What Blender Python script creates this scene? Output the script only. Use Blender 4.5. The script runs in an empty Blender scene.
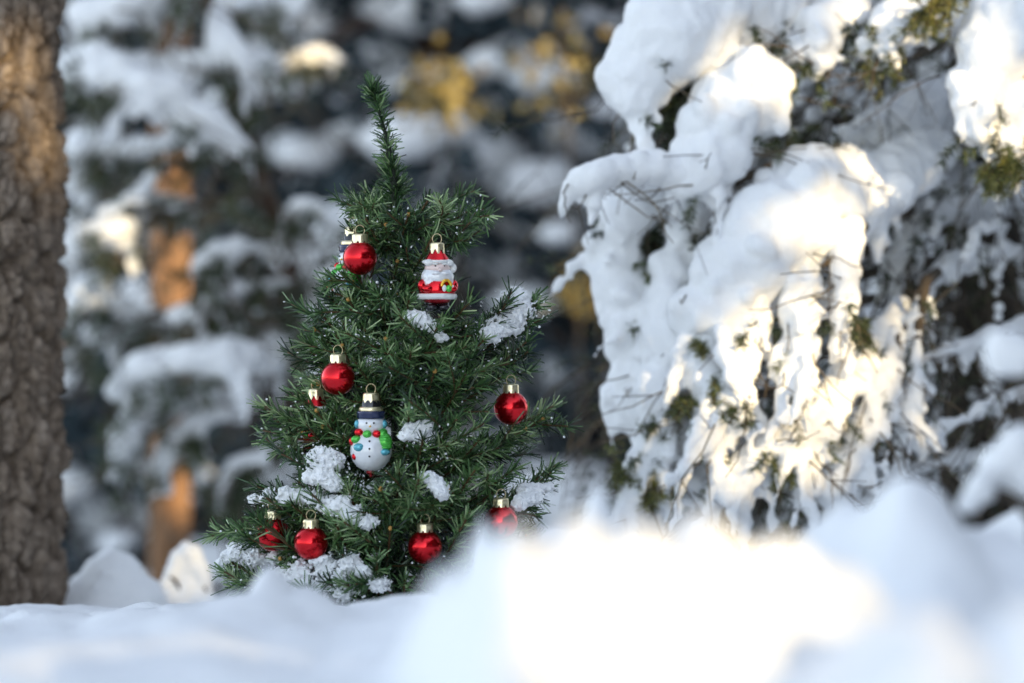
import bpy, math, random
import numpy as np
from mathutils import Vector

random.seed(7); rng = np.random.default_rng(7)
scn = bpy.context.scene
col = scn.collection

# ------------------------------------------------------------------ camera
LENS, W, H = 85.0, 1024, 683
K = 36.0 / LENS / W                    # radians (tangent) per pixel
CAM = np.array((0.0, 0.0, 0.33))
cam = bpy.data.cameras.new("camera"); cam_o = bpy.data.objects.new("camera", cam); col.objects.link(cam_o)
cam_o.location = CAM; cam_o.rotation_euler = (math.pi / 2, 0, 0)
cam.lens = LENS; cam.sensor_width = 36; cam.clip_start = 0.02; cam.clip_end = 1500
cam.dof.use_dof = True; cam.dof.focus_distance = 2.82; cam.dof.aperture_fstop = 2.5
scn.camera = cam_o

def P(px, py, d):
    """pixel of the photograph at a chosen distance -> world point"""
    return np.array(((px - 512.0) * K * d, d, CAM[2] - (py - 341.5) * K * d))

# ------------------------------------------------------------------ light
SUN_AZ, SUN_EL = math.radians(40), math.radians(14)      # right of straight behind the camera
S = np.array((math.cos(SUN_EL) * math.sin(SUN_AZ), -math.cos(SUN_EL) * math.cos(SUN_AZ), math.sin(SUN_EL)))
world = bpy.data.worlds.new("World"); scn.world = world; world.use_nodes = True
nt = world.node_tree; nt.nodes.clear()
out = nt.nodes.new("ShaderNodeOutputWorld"); bg = nt.nodes.new("ShaderNodeBackground")
sky = nt.nodes.new("ShaderNodeTexSky"); sky.sky_type = 'NISHITA'; sky.sun_disc = False
sky.sun_elevation = SUN_EL; sky.sun_rotation = math.atan2(S[0], S[1])
sky.air_density = 1.0; sky.dust_density = 0.8; sky.ozone_density = 2.0
hs = nt.nodes.new("ShaderNodeHueSaturation"); hs.inputs["Saturation"].default_value = 0.54
nt.links.new(sky.outputs[0], hs.inputs["Color"]); nt.links.new(hs.outputs[0], bg.inputs[0])
nt.links.new(bg.outputs[0], out.inputs[0]); bg.inputs[1].default_value = 0.15
sl = bpy.data.lights.new("sun", 'SUN'); sun = bpy.data.objects.new("sun", sl); col.objects.link(sun)
sl.energy = 2.0; sl.angle = math.radians(0.5); sl.color = (1.0, 0.76, 0.40)
sun.rotation_euler = Vector(S).to_track_quat('Z', 'Y').to_euler(); sun.location = (8, -10, 6)
scn.view_settings.view_transform = 'Standard'; scn.view_settings.look = 'None'
scn.view_settings.gamma = 1; scn.view_settings.use_curve_mapping = False
scn.view_settings.exposure = 1.84
scn.render.engine = 'CYCLES'; scn.cycles.use_denoising = True
scn.cycles.max_bounces = 6; scn.cycles.diffuse_bounces = 3; scn.cycles.glossy_bounces = 3
scn.cycles.sample_clamp_indirect = 6

# ------------------------------------------------------------------ helpers
def thing(name, base, label, cat, group=None):
    o = bpy.data.objects.new(name, None); col.objects.link(o)
    o.location = tuple(base); o.empty_display_size = 0.05
    o["label"] = label; o["category"] = cat
    if group: o["group"] = group
    return o

def wloc(o):
    v = np.zeros(3)
    while o is not None:
        v += np.array(o.location); o = o.parent
    return v

class MB:
    """collects verts / faces (world space) with a tint per vertex and a material index per face"""
    def __init__(s): s.v = []; s.f = []; s.m = []; s.t = []; s.n = 0
    def add(s, v, f, m=0, t=0.5):
        v = np.asarray(v, float); f = np.asarray(f, np.int64)
        if len(v) == 0: return
        s.v.append(v); s.f.append(f + s.n); s.m.append(np.full(len(f), m, np.int32))
        s.t.append(np.broadcast_to(np.asarray(t, float), (len(v),)).copy()); s.n += len(v)
    def build(s, name, mats, parent=None, smooth=True, base=None):
        if s.n == 0: return None
        v = np.concatenate(s.v); off = wloc(parent) if parent else (np.zeros(3) if base is None else np.asarray(base, float))
        v = v - off
        me = bpy.data.meshes.new(name)
        me.vertices.add(len(v)); me.vertices.foreach_set("co", v.ravel())
        loops = np.concatenate([f.ravel() for f in s.f]); sizes = np.concatenate([np.full(len(f), f.shape[1]) for f in s.f])
        me.loops.add(len(loops)); me.loops.foreach_set("vertex_index", loops.astype(np.int32))
        me.polygons.add(len(sizes))
        starts = np.concatenate(([0], np.cumsum(sizes)[:-1]))
        me.polygons.foreach_set("loop_start", starts.astype(np.int32))
        me.polygons.foreach_set("material_index", np.concatenate(s.m))
        me.polygons.foreach_set("use_smooth", np.full(len(sizes), smooth))
        a = me.attributes.new("tint", 'FLOAT', 'POINT'); a.data.foreach_set("value", np.concatenate(s.t).astype(np.float32))
        for m in (mats if isinstance(mats, (list, tuple)) else [mats]): me.materials.append(m)
        me.update(calc_edges=True); me.validate()
        o = bpy.data.objects.new(name, me); col.objects.link(o)
        if parent: o.parent = parent
        elif base is not None: o.location = tuple(off)
        return o

def norm(a): return a / np.maximum(np.linalg.norm(a, axis=-1, keepdims=True), 1e-9)

def resample(pts, n):
    """smooth (Catmull-Rom) resample of a polyline of any dimension"""
    p = np.asarray(pts, float)
    if len(p) == 2: return p[0] + (p[1] - p[0]) * np.linspace(0, 1, n)[:, None]
    q = np.vstack([2 * p[0] - p[1], p, 2 * p[-1] - p[-2]])
    u = np.linspace(0, len(p) - 1 - 1e-6, n); i = u.astype(int); t = (u - i)[:, None]
    a, b, c, d = q[i], q[i + 1], q[i + 2], q[i + 3]
    return 0.5 * (2 * b + (c - a) * t + (2 * a - 5 * b + 4 * c - d) * t**2 + (3 * b - a - 3 * c + d) * t**3)

def tube(mb, pts, rad, seg=6, m=0, t=0.5):
    p = np.asarray(pts, float); n = len(p); rad = np.broadcast_to(rad, (n,))
    tan = norm(np.gradient(p, axis=0)); ref = np.array((0.31, 0.17, 0.93)); 
    if abs(tan[0] @ ref) > 0.9: ref = np.array((0.93, 0.2, 0.1))
    a = norm(np.cross(tan, ref)); b = np.cross(tan, a)
    th = np.linspace(0, 2 * math.pi, seg, endpoint=False)
    ring = p[:, None] + rad[:, None, None] * (np.cos(th)[None, :, None] * a[:, None] + np.sin(th)[None, :, None] * b[:, None])
    v = ring.reshape(-1, 3); i = np.arange(n - 1)[:, None] * seg; j = np.arange(seg)[None]; k = (j + 1) % seg
    f = np.stack([i + j, i + k, i + seg + k, i + seg + j], -1).reshape(-1, 4)
    mb.add(v, f, m, t)
    c = np.array([[0, *range(1, seg)]]);
    mb.add(ring[-1], np.arange(seg)[None], m, t); mb.add(ring[0], np.arange(seg)[::-1][None], m, t)

def lathe(mb, prof, c, seg=32, m=0, scale=(1, 1, 1), fn=None, t=0.5):
    """prof: list of (r, z) from top to bottom; c: centre offset"""
    pr = np.asarray(prof, float); th = np.linspace(0, 2 * math.pi, seg, endpoint=False)
    r = np.maximum(pr[:, 0], 1e-5)[:, None] * np.ones(seg)[None]; z = pr[:, 1][:, None] * np.ones(seg)[None]
    if fn is not None: r, z = fn(r, z, th[None])
    v = np.stack([r * np.cos(th), r * np.sin(th), z], -1).reshape(-1, 3) * np.array(scale) + np.asarray(c)
    n = len(pr); i = np.arange(n - 1)[:, None] * seg; j = np.arange(seg)[None]; k = (j + 1) % seg
    mb.add(v, np.stack([i + j, i + seg + j, i + seg + k, i + k], -1).reshape(-1, 4), m, t)

def ellipsoid(mb, c, r, seg=20, rings=12, m=0, t=0.5):
    a = np.linspace(0, math.pi, rings)
    r = np.broadcast_to(r, (3,))
    lathe(mb, [(math.sin(x), math.cos(x)) for x in a], c, seg, m, r, t=t)

def ico():
    p = (1 + 5**.5) / 2
    v = norm(np.array([(-1,p,0),(1,p,0),(-1,-p,0),(1,-p,0),(0,-1,p),(0,1,p),(0,-1,-p),(0,1,-p),(p,0,-1),(p,0,1),(-p,0,-1),(-p,0,1)], float))
    f = [(0,11,5),(0,5,1),(0,1,7),(0,7,10),(0,10,11),(1,5,9),(5,11,4),(11,10,2),(10,7,6),(7,1,8),(3,9,4),(3,4,2),(3,2,6),(3,6,8),(3,8,9),(4,9,5),(2,4,11),(6,2,10),(8,6,7),(9,8,1)]
    return v, np.array(f)
def subdiv(v, f):
    v = list(map(tuple, v)); c = {}; g = []
    def mid(a, b):
        k = (min(a, b), max(a, b))
        if k not in c: c[k] = len(v); v.append(tuple(norm(np.array(v[a]) + np.array(v[b]))))
        return c[k]
    for a, b, d in f:
        x, y, z = mid(a, b), mid(b, d), mid(d, a); g += [(a, x, z), (b, y, x), (d, z, y), (x, y, z)]
    return np.array(v), np.array(g)
ICO1 = ico(); ICO2 = subdiv(*ICO1)

def spheres(mb, c, r, base=ICO1, m=0, t=0.5):
    """many balls at once: c (n,3), r (n,) or (n,3)"""
    c = np.asarray(c, float).reshape(-1, 3); r = np.asarray(r, float)
    if len(c) == 0: return
    if r.ndim == 1: r = r[:, None]
    bv, bf = base
    v = (c[:, None] + bv[None] * r[:, None]).reshape(-1, 3)
    f = (bf[None] + (np.arange(len(c)) * len(bv))[:, None, None]).reshape(-1, 3)
    mb.add(v, f, m, t)

def h3(i, j, k):
    n = (i * 374761393 + j * 668265263 + k * 2147483647 + 1442695041) & 0x7fffffff
    n = ((n ^ (n >> 13)) * 1274126177) & 0x7fffffff
    return ((n ^ (n >> 16)) & 0xffff) / 65535.0
def vnoise(p):
    p = np.asarray(p, float); i = np.floor(p).astype(np.int64); f = p - i; f = f * f * (3 - 2 * f)
    r = 0
    for dx in (0, 1):
        for dy in (0, 1):
            for dz in (0, 1):
                w = np.where(dx, f[..., 0], 1 - f[..., 0]) * np.where(dy, f[..., 1], 1 - f[..., 1]) * np.where(dz, f[..., 2], 1 - f[..., 2])
                r = r + w * h3(i[..., 0] + dx, i[..., 1] + dy, i[..., 2] + dz)
    return r * 2 - 1
def fbm(p, o=4):
    p = np.asarray(p, float); r = 0; a = 1
    for k in range(o): r = r + a * vnoise(p * 2.03**k + 17.3 * k); a *= 0.5
    return r

TEX = {}
def cloud(size):
    if size not in TEX:
        t = bpy.data.textures.new("cloud%g" % size, 'CLOUDS'); t.noise_scale = size; t.noise_depth = 2; TEX[size] = t
    return TEX[size]

def fuse(name, c, r, mats, parent, voxel, disp=((0.05, 0.018), (0.014, 0.006)), smooth=2, single=False):
    """snow: many overlapping balls fused into one lumpy skin (voxel remesh, then roughened)"""
    mb = MB(); spheres(mb, c, r, ICO2); o = mb.build(name, mats, parent)
    o.data.attributes.remove(o.data.attributes["tint"])
    md = o.modifiers.new("r", 'REMESH'); md.mode = 'VOXEL'; md.voxel_size = voxel; md.use_smooth_shade = True
    if smooth:
        sm = o.modifiers.new("s", 'SMOOTH'); sm.iterations = smooth; sm.factor = 0.5
    for sz, st in disp:
        d = o.modifiers.new("d", 'DISPLACE'); d.texture = cloud(sz); d.texture_coords = 'LOCAL'; d.strength = st; d.mid_level = 0.5
    dg = bpy.context.evaluated_depsgraph_get()
    me = bpy.data.meshes.new_from_object(o.evaluated_get(dg)); old = o.data
    if single: main_island(me)
    o.modifiers.clear(); o.data = me; bpy.data.meshes.remove(old); me.name = name
    me.polygons.foreach_set("use_smooth", np.ones(len(me.polygons), bool))
    if not me.materials:
        me.materials.append(mats)
    return o

def main_island(me):
    """keep the largest connected piece only"""
    n = len(me.vertices); e = np.empty(len(me.edges) * 2, np.int32); me.edges.foreach_get("vertices", e); e = e.reshape(-1, 2)
    lab = np.arange(n)
    while True:
        m = np.minimum(lab[e[:, 0]], lab[e[:, 1]]); new = lab.copy(); np.minimum.at(new, e[:, 0], m); np.minimum.at(new, e[:, 1], m); new = new[new]
        if (new == lab).all(): break
        lab = new
    u, c = np.unique(lab, return_counts=True)
    if len(u) == 1: return
    import bmesh
    bad = np.nonzero(lab != u[c.argmax()])[0]; bm = bmesh.new(); bm.from_mesh(me); bm.verts.ensure_lookup_table()
    bmesh.ops.delete(bm, geom=[bm.verts[int(i)] for i in bad], context='VERTS'); bm.to_mesh(me); bm.free()

def blades(mb, b, d, L, w, bend=0.15, m=0, tints=None, droop=0.0, tipw=.35):
    """needles: bases b, directions d, lengths L: thin two-segment strips"""
    n = len(b)
    if n == 0: return
    L = np.broadcast_to(L, (n,))[:, None]; d = norm(d)
    side = norm(np.cross(d, norm(rng.normal(size=(n, 3))))); nrm = np.cross(d, side)
    bd = rng.normal(0, bend, (n, 1)) * nrm - np.array((0, 0, droop))
    mid = b + d * L * 0.5 + bd * L * 0.12; tip = b + d * L + bd * L * 0.5
    w = np.broadcast_to(w, (n,))[:, None] * 0.5
    v = np.stack([b - side * w, b + side * w, mid - side * w, mid + side * w, tip - side * w * tipw, tip + side * w * tipw], 1).reshape(-1, 3)
    o = (np.arange(n) * 6)[:, None]
    f = np.concatenate([o + np.array([0, 1, 3, 2]), o + np.array([2, 3, 5, 4])])
    t = rng.random(n) if tints is None else tints
    mb.add(v, f, m, np.repeat(t, 6))

def along(path, n, lo=0.0, hi=1.0, pw=1.0):
    """n random points along a path with tangents"""
    p = np.asarray(path, float); u = (lo + (hi - lo) * rng.random(n)**pw) * (len(p) - 1.001); i = u.astype(int); f = (u - i)[:, None]
    tan = norm(np.gradient(p, axis=0)); return p[i] * (1 - f) + p[i + 1] * f, tan[i], u / (len(p) - 1)

# ------------------------------------------------------------------ materials
def nodes(name):
    m = bpy.data.materials.new(name); m.use_nodes = True
    return m, m.node_tree, m.node_tree.nodes["Principled BSDF"]
def plain(name, c, rough=0.5, metal=0.0, coat=0.0, spec=0.5, var=0.0, scale=60, bump=0.0):
    m, t, b = nodes(name)
    b.inputs["Base Color"].default_value = (*c, 1); b.inputs["Roughness"].default_value = rough
    b.inputs["Metallic"].default_value = metal; b.inputs["Coat Weight"].default_value = coat
    b.inputs["Coat Roughness"].default_value = 0.05; b.inputs["Specular IOR Level"].default_value = spec
    if var or bump:
        tc = t.nodes.new("ShaderNodeTexCoord"); n = t.nodes.new("ShaderNodeTexNoise"); n.inputs["Scale"].default_value = scale
        n.inputs["Detail"].default_value = 4; t.links.new(tc.outputs["Object"], n.inputs["Vector"])
        if var:
            r = t.nodes.new("ShaderNodeMix"); r.data_type = 'RGBA'
            r.inputs["A"].default_value = (*[x * (1 - var) for x in c], 1); r.inputs["B"].default_value = (*[min(1, x * (1 + var)) for x in c], 1)
            t.links.new(n.outputs["Fac"], r.inputs["Factor"]); t.links.new(r.outputs["Result"], b.inputs["Base Color"])
        if bump:
            bp = t.nodes.new("ShaderNodeBump"); bp.inputs["Strength"].default_value = bump; bp.inputs["Distance"].default_value = 0.003
            t.links.new(n.outputs["Fac"], bp.inputs["Height"]); t.links.new(bp.outputs[0], b.inputs["Normal"])
    return m
def tinted(name, cols, rough=0.5, trans=0.0, spec=0.5):
    """colour ramp over the per-needle tint"""
    m, t, b = nodes(name)
    a = t.nodes.new("ShaderNodeAttribute"); a.attribute_name = "tint"
    r = t.nodes.new("ShaderNodeValToRGB"); e = r.color_ramp.elements
    e[0].color = (*cols[0], 1); e[1].color = (*cols[-1], 1)
    for i, c in enumerate(cols[1:-1]): x = e.new((i + 1) / (len(cols) - 1)); x.color = (*c, 1)
    t.links.new(a.outputs["Fac"], r.inputs[0]); t.links.new(r.outputs[0], b.inputs["Base Color"])
    b.inputs["Roughness"].default_value = rough; b.inputs["Specular IOR Level"].default_value = spec
    return m
def snow_mat(name, scale=400, dist=0.0015, strength=0.5, sss=0.0):
    m, t, b = nodes(name)
    b.inputs["Base Color"].default_value = (0.86, 0.87, 0.88, 1); b.inputs["Roughness"].default_value = 0.75
    b.inputs["Specular IOR Level"].default_value = 0.25
    if sss:
        b.inputs["Subsurface Weight"].default_value = sss; b.inputs["Subsurface Radius"].default_value = (1, 0.9, 0.8); b.inputs["Subsurface Scale"].default_value = 0.006
    tc = t.nodes.new("ShaderNodeTexCoord"); n = t.nodes.new("ShaderNodeTexNoise"); n.inputs["Scale"].default_value = scale; n.inputs["Detail"].default_value = 3
    t.links.new(tc.outputs["Object"], n.inputs["Vector"])
    bp = t.nodes.new("ShaderNodeBump"); bp.inputs["Strength"].default_value = strength; bp.inputs["Distance"].default_value = dist
    t.links.new(n.outputs["Fac"], bp.inputs["Height"]); t.links.new(bp.outputs[0], b.inputs["Normal"])
    return m
def bark_mat(name, c1, c2, c3, scale=14):
    m, t, b = nodes(name)
    tc = t.nodes.new("ShaderNodeTexCoord"); mp = t.nodes.new("ShaderNodeMapping"); mp.inputs["Scale"].default_value = (1, 1, 0.3)
    t.links.new(tc.outputs["Object"], mp.inputs["Vector"])
    n = t.nodes.new("ShaderNodeTexNoise"); n.inputs["Scale"].default_value = scale; n.inputs["Detail"].default_value = 8; n.inputs["Roughness"].default_value = 0.65
    t.links.new(mp.outputs[0], n.inputs["Vector"])
    r = t.nodes.new("ShaderNodeValToRGB"); e = r.color_ramp.elements; e[0].position = 0.33; e[1].position = 0.68
    e[0].color = (*c1, 1); e[1].color = (*c3, 1); x = e.new(0.5); x.color = (*c2, 1)
    t.links.new(n.outputs["Fac"], r.inputs[0]); t.links.new(r.outputs[0], b.inputs["Base Color"])
    n2 = t.nodes.new("ShaderNodeTexNoise"); n2.inputs["Scale"].default_value = scale * 9; n2.inputs["Detail"].default_value = 5; t.links.new(mp.outputs[0], n2.inputs["Vector"])
    bp = t.nodes.new("ShaderNodeBump"); bp.inputs["Strength"].default_value = 0.7; bp.inputs["Distance"].default_value = 0.006
    t.links.new(n2.outputs["Fac"], bp.inputs["Height"]); t.links.new(bp.outputs[0], b.inputs["Normal"])
    b.inputs["Roughness"].default_value = 0.9; b.inputs["Specular IOR Level"].default_value = 0.2
    return m

M_SNOW = snow_mat("snow", 260, 0.002, 0.6)
M_SNOWT = snow_mat("crusty snow", 500, 0.002, 0.8)
M_GROUND = snow_mat("ground snow", 220, 0.003, 0.5)
M_PVC = tinted("green tinsel needle", [(0.006, 0.016, 0.007), (0.026, 0.066, 0.022), (0.10, 0.20, 0.062), (0.38, 0.48, 0.25)], 0.36)
M_WIRE = plain("twisted brown wire", (0.10, 0.055, 0.022), 0.6)
M_TIP = plain("straw coloured twig core", (0.42, 0.22, 0.05), 0.6)
M_STEM = plain("dark stem", (0.012, 0.018, 0.010), 0.8)
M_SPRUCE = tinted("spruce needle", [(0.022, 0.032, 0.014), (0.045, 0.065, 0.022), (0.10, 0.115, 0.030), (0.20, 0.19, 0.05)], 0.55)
M_FAR = tinted("shade-blue far needle", [(0.009, 0.018, 0.024), (0.018, 0.034, 0.044), (0.034, 0.055, 0.066)], 0.6)  # blue of the forest shade is mixed into the needle colour
M_FARP = tinted("pine needle", [(0.03, 0.045, 0.025), (0.07, 0.09, 0.035), (0.12, 0.13, 0.05)], 0.6)
M_TWIG = tinted("twig bark", [(0.035, 0.026, 0.018), (0.09, 0.066, 0.043), (0.19, 0.145, 0.09)], 0.85)
M_BARK = bark_mat("old pine bark", (0.080, 0.058, 0.042), (0.215, 0.165, 0.124), (0.34, 0.275, 0.22), 45)
M_BARKO = bark_mat("orange pine bark", (0.11, 0.055, 0.028), (0.25, 0.135, 0.070), (0.36, 0.215, 0.125), 14)
M_BARKD = bark_mat("dark spruce bark", (0.035, 0.022, 0.015), (0.085, 0.048, 0.032), (0.14, 0.09, 0.06), 16)
M_RED = plain("red mirrored glass", (0.66, 0.004, 0.012), 0.22, 0.9, 0.4, var=0.12, scale=90)
M_GOLD = plain("pale gold cap", (0.92, 0.80, 0.52), 0.3, 0.9)
M_LOOP = plain("brass wire", (0.55, 0.45, 0.28), 0.3, 1.0)

# ------------------------------------------------------------------ gaps cut in the unseen trees to put sun on chosen spots
LIT = [  # (px, py, distance, radius in metres)
    (620, 590, 1.15, .02), (700, 585, 1.17, .02), (650, 640, 1.02, .03), (770, 585, 1.22, .03), (825, 550, 1.28, .03), (720, 545, 1.24, .03), (600, 545, 1.2, .03), (540, 570, 1.18, .02),
    (740, 90, 3.42, .04), (800, 125, 3.5, .015), (897, 123, 3.7, .025),
    (838, 245, 3.36, .022), (850, 290, 3.34, .022), (800, 335, 3.34, .012), (758, 365, 3.33, .016), (872, 345, 3.38, .024), (715, 405, 3.32, .016),
    (795, 415, 3.34, .016), (855, 430, 3.36, .024), (650, 478, 3.31, .03), (800, 478, 3.32, .016), (925, 300, 3.5, .016), (905, 430, 3.45, .018), (960, 460, 3.6, .016), (735, 468, 3.3, .018), (625, 472, 3.33, .025), (680, 485, 3.3, .025), (690, 440, 3.28, .02),
    (870, 25, 3.46, .014), (930, 15, 3.42, .025), (1005, 180, 3.33, .012), (835, 110, 3.75, .012), (795, 140, 3.7, .012),
    (18, 45, 3.46, .05), (58, 140, 3.53, .03), (56, 172, 3.53, .02), (8, 225, 3.46, .025),
    (185, 560, 3.9, .04), (170, 215, 7.5, .13), (170, 240, 7.5, .12), (170, 265, 7.5, .14), (112, 236, 5.4, .05), (76, 312, 5.6, .04), (300, 60, 6.2, .06), (170, 500, 7.5, .08),
    (450, 88, 8.0, .12), (425, 95, 8.0, .08), (595, 290, 8.0, .12), (600, 260, 8.0, .08), (540, 85, 8.2, .09), (600, 15, 8.2, .08), (568, 128, 8.2, .07), (545, 20, 8.2, .06), (570, 50, 8.2, .06),
]
THIN = [(760, 300, 3.42, .44, .885), (900, 60, 3.5, .16, .6), (650, 585, 1.15, .125, .86), (560, 590, 1.2, .07, .75), (790, 565, 1.24, .085, .93), (740, 600, 1.15, .08, .9), (840, 570, 1.27, .04, .85), (680, 660, .98, .10, .8), (500, 575, 1.22, .035, .7)]   # foliage thinned to let soft sun onto these spots: px, py, distance, radius, share of needles missing
def thinned(p):
    k = np.ones(len(p), bool)
    for a, b, c, r, pr in THIN:
        d = p - P(a, b, c); t = np.maximum(d @ S, 0); q = np.linalg.norm(d - t[:, None] * S, axis=1) / r
        k &= rng.random(len(p)) > pr * np.clip((1.15 - q) / .3, 0, 1)
    return k
LITP = np.array([P(a, b, c) for a, b, c, r in LIT]); LITR = np.array([r for *_, r in LIT])
def sunlane(p):
    """distance of points from the nearest sun lane, minus its radius"""
    d = p[:, None] - LITP[None]; t = np.maximum(d @ S, 0)
    return (np.linalg.norm(d - t[..., None] * S, axis=-1) - LITR[None]).min(1)

# ------------------------------------------------------------------ ground
def ground_base(x, y):
    z = np.where(y < 2.9, 0.006 + (2.9 - np.clip(y, 0.9, 2.9)) * 0.086, 0.0)
    z = np.where(y >= 2.9, 0.006 - (np.clip(y, 2.9, 4.4) - 2.9) * 0.118, z)
    z = z - np.clip(y - 4.4, 0, 16) * 0.20
    z = z - np.clip(1.12 - y, 0, 1.0) * 0.34
    return z
BUMPS = [  # px, py of the crest, distance, half width in px, depth half width in m
    (40, 606, 3.30, 150, .35), (150, 614, 2.6, 90, .22), (272, 566, 2.0, 18, .07), (295, 590, 2.05, 40, .14), (235, 605, 1.9, 70, .2), (370, 608, 2.2, 90, .22), (420, 616, 2.0, 80, .2),
    (448, 546, 1.35, 32, .12), (485, 526, 1.25, 36, .12), (515, 514, 1.2, 42, .12), (575, 503, 1.22, 55, .11), (630, 497, 1.25, 60, .10), (700, 498, 1.27, 70, .10), (780, 505, 1.3, 70, .10), (835, 530, 1.3, 50, .09),
    (482, 503, 1.75, 15, .05), (598, 478, 1.75, 22, .06), (520, 528, 1.7, 30, .08), (555, 512, 1.75, 40, .10),
    (905, 492, 1.7, 60, .13), (980, 520, 1.75, 80, .15), (1060, 500, 1.9, 80, .2), (850, 520, 1.75, 60, .12),
    (940, 612, 1.05, 110, .09), (1040, 605, 1.05, 80, .09), (200, 668, 1.2, 160, .12), (20, 664, 1.6, 120, .2),
]
def ground_z(x, y, fine=True):
    b = ground_base(x, y); z = b.copy()
    for px, py, d, wpx, wy in BUMPS:
        c = P(px, py, d); w = wpx * K * d
        h = c[2] - ground_base(c[0], np.float64(c[1]))
        q = ((x - c[0]) / w)**2 + ((y - c[1]) / wy)**2
        z = np.maximum(z, b + h * np.exp(-0.5 * q))
    p = np.stack([x, y, 0 * x], -1)
    near = np.exp(-(np.maximum(0, y - 5) / 6)**2 - (np.maximum(0, np.abs(x) - 3) / 5)**2)
    z = z + 0.015 * fbm(p * 5.0, 2) * near + 0.16 * fbm(p * 0.35 + 3, 3) * (1 - np.exp(-((x / 3)**2 + ((y - 2.5) / 3)**2)))
    if fine: z = z + 0.007 * fbm(p * 26, 3) * near
    return z
def grow(start, step, end, g=1.22):
    o = [start]; s = step
    while abs(o[-1]) < abs(end): s *= g; o.append(o[-1] + math.copysign(s, end))
    return o[1:]
xs = np.array(grow(-1.05, .008, -400)[::-1] + list(np.arange(-1.05, 1.2, .0085)) + grow(1.2, .008, 400))
ys = np.array(grow(0.55, .008, -400)[::-1] + list(np.arange(0.55, 4.7, .010)) + grow(4.7, .01, 500))
X, Y = np.meshgrid(xs, ys); Z = ground_z(X, Y)
mb = MB(); nx, ny = len(xs), len(ys)
i = (np.arange(ny - 1)[:, None] * nx + np.arange(nx - 1)[None]).ravel()
mb.add(np.stack([X, Y, Z], -1).reshape(-1, 3), np.stack([i, i + 1, i + nx + 1, i + nx], -1))
g = mb.build("snowy_ground", M_GROUND); g["kind"] = "structure"
def gz(x, y): return float(ground_z(np.array([float(x)]), np.array([float(y)]), False)[0])

# ------------------------------------------------------------------ generic conifer (background, and the trees that shade the place)
def conifer(name, base, height, radius, label, group, nb=90, snow=1.0, lane=False, seed=0, card=.07, cards=70, droop=.55, mats=(None, None, None), zlo=0.06, ball=ICO1, cat="tree", trunk_r=None):
    global rng
    keep = rng; rng = np.random.default_rng(100 + seed)
    base = np.asarray(base, float); t = thing(name, base, label, cat, group)
    mt = MB(); tr = trunk_r or height * .014
    n = 14; zz = np.linspace(-0.3, height, n); pts = base + np.stack([.04 * np.sin(zz * .9 + seed), .04 * np.cos(zz * .7 + seed), zz], -1)
    tube(mt, pts, tr * np.linspace(1.15, .08, n), 10); mt.build("trunk", mats[0] or M_BARKD, t)
    mw, mc, ms = MB(), MB(), MB()
    for k in range(nb):
        f = zlo + (1 - zlo) * ((k + .5) / nb)**1.15; az = k * 2.39996 + rng.normal(0, .25)
        L = radius * (1 - f)**.8 * rng.uniform(.75, 1.12) + .12
        dirh = np.array((math.cos(az), math.sin(az), 0)); z0 = f * height
        u = np.linspace(0, 1, 7)[:, None]
        path = base + np.array((0, 0, z0)) + dirh * L * u + np.array((0, 0, 1)) * L * (0.12 * u - droop * u**1.8 + .1 * u**4)
        path += rng.normal(0, .02 * L, path.shape) * u
        if not lane or sunlane(path).min() > .02: tube(mw, path, np.linspace(.018, .004, 7) * max(.5, L), 4, t=.4)
        nn = int(cards * max(.35, L / radius) * (1.0))
        c, tan, uu = along(path, nn, .08, 1.0)
        sidev = np.cross(tan, (0, 0, 1.)); sp = L * .24 * (1.15 - uu)[:, None]
        c = c + sidev * rng.normal(0, 1, (nn, 1)) * sp + np.array((0, 0, -1)) * np.abs(rng.normal(0, .5, (nn, 1))) * sp * 1.1
        d = norm(tan * .7 + sidev * rng.normal(0, .8, (nn, 1)) + np.array((0, 0, -.55)) + rng.normal(0, .35, (nn, 3)))
        ln = card * rng.uniform(.7, 1.6, nn)
        if lane:
            ok = np.minimum(np.minimum(sunlane(c), sunlane(c + d * ln[:, None] * .65)), sunlane(c + d * ln[:, None] * 1.3)) > ln * .2; ok &= thinned(c + d * ln[:, None] * .65); c, d, ln = c[ok], d[ok], ln[ok]
        blades(mc, c, d, ln * 1.3, ln * .62)
        if snow > 0:
            ns = max(2, int(7 * snow * L / radius * 1.6)); c, tan, uu = along(path, ns, .15, .98)
            sidev = np.cross(tan, (0, 0, 1.)); r = L * (.085 if lane else .105) * rng.uniform(.6, 1.4, ns) * (1.2 - .5 * uu)
            c = c + sidev * rng.normal(0, 1, (ns, 1)) * L * .09 + np.array((0, 0, 1)) * (r * .25)[:, None]
            if lane: ok = (sunlane(c) > r) & thinned(c); c, r = c[ok], r[ok]
            spheres(ms, c, np.stack([r * 1.35, r * 1.35, r * .75], -1), ball)
    b = mw.build("limbs", mats[2] or M_BARKD, t); b["kind"] = "stuff"
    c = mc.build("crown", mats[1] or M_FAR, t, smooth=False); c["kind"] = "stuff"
    if snow > 0: q = ms.build("snow_load", M_SNOW, t); q["kind"] = "stuff"
    rng = keep
    return t
def clone(t, base, label, rz, sc):
    r = t.copy(); col.objects.link(r); r.location = tuple(base); r.rotation_euler = (0, 0, rz); r.scale = (sc,) * 3; r["label"] = label
    for ch in list(t.children):
        c = ch.copy(); col.objects.link(c); c.parent = r
    return r

def on(x, y, dz=-.1): return np.array((x, y, gz(x, y) + dz))

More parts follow.
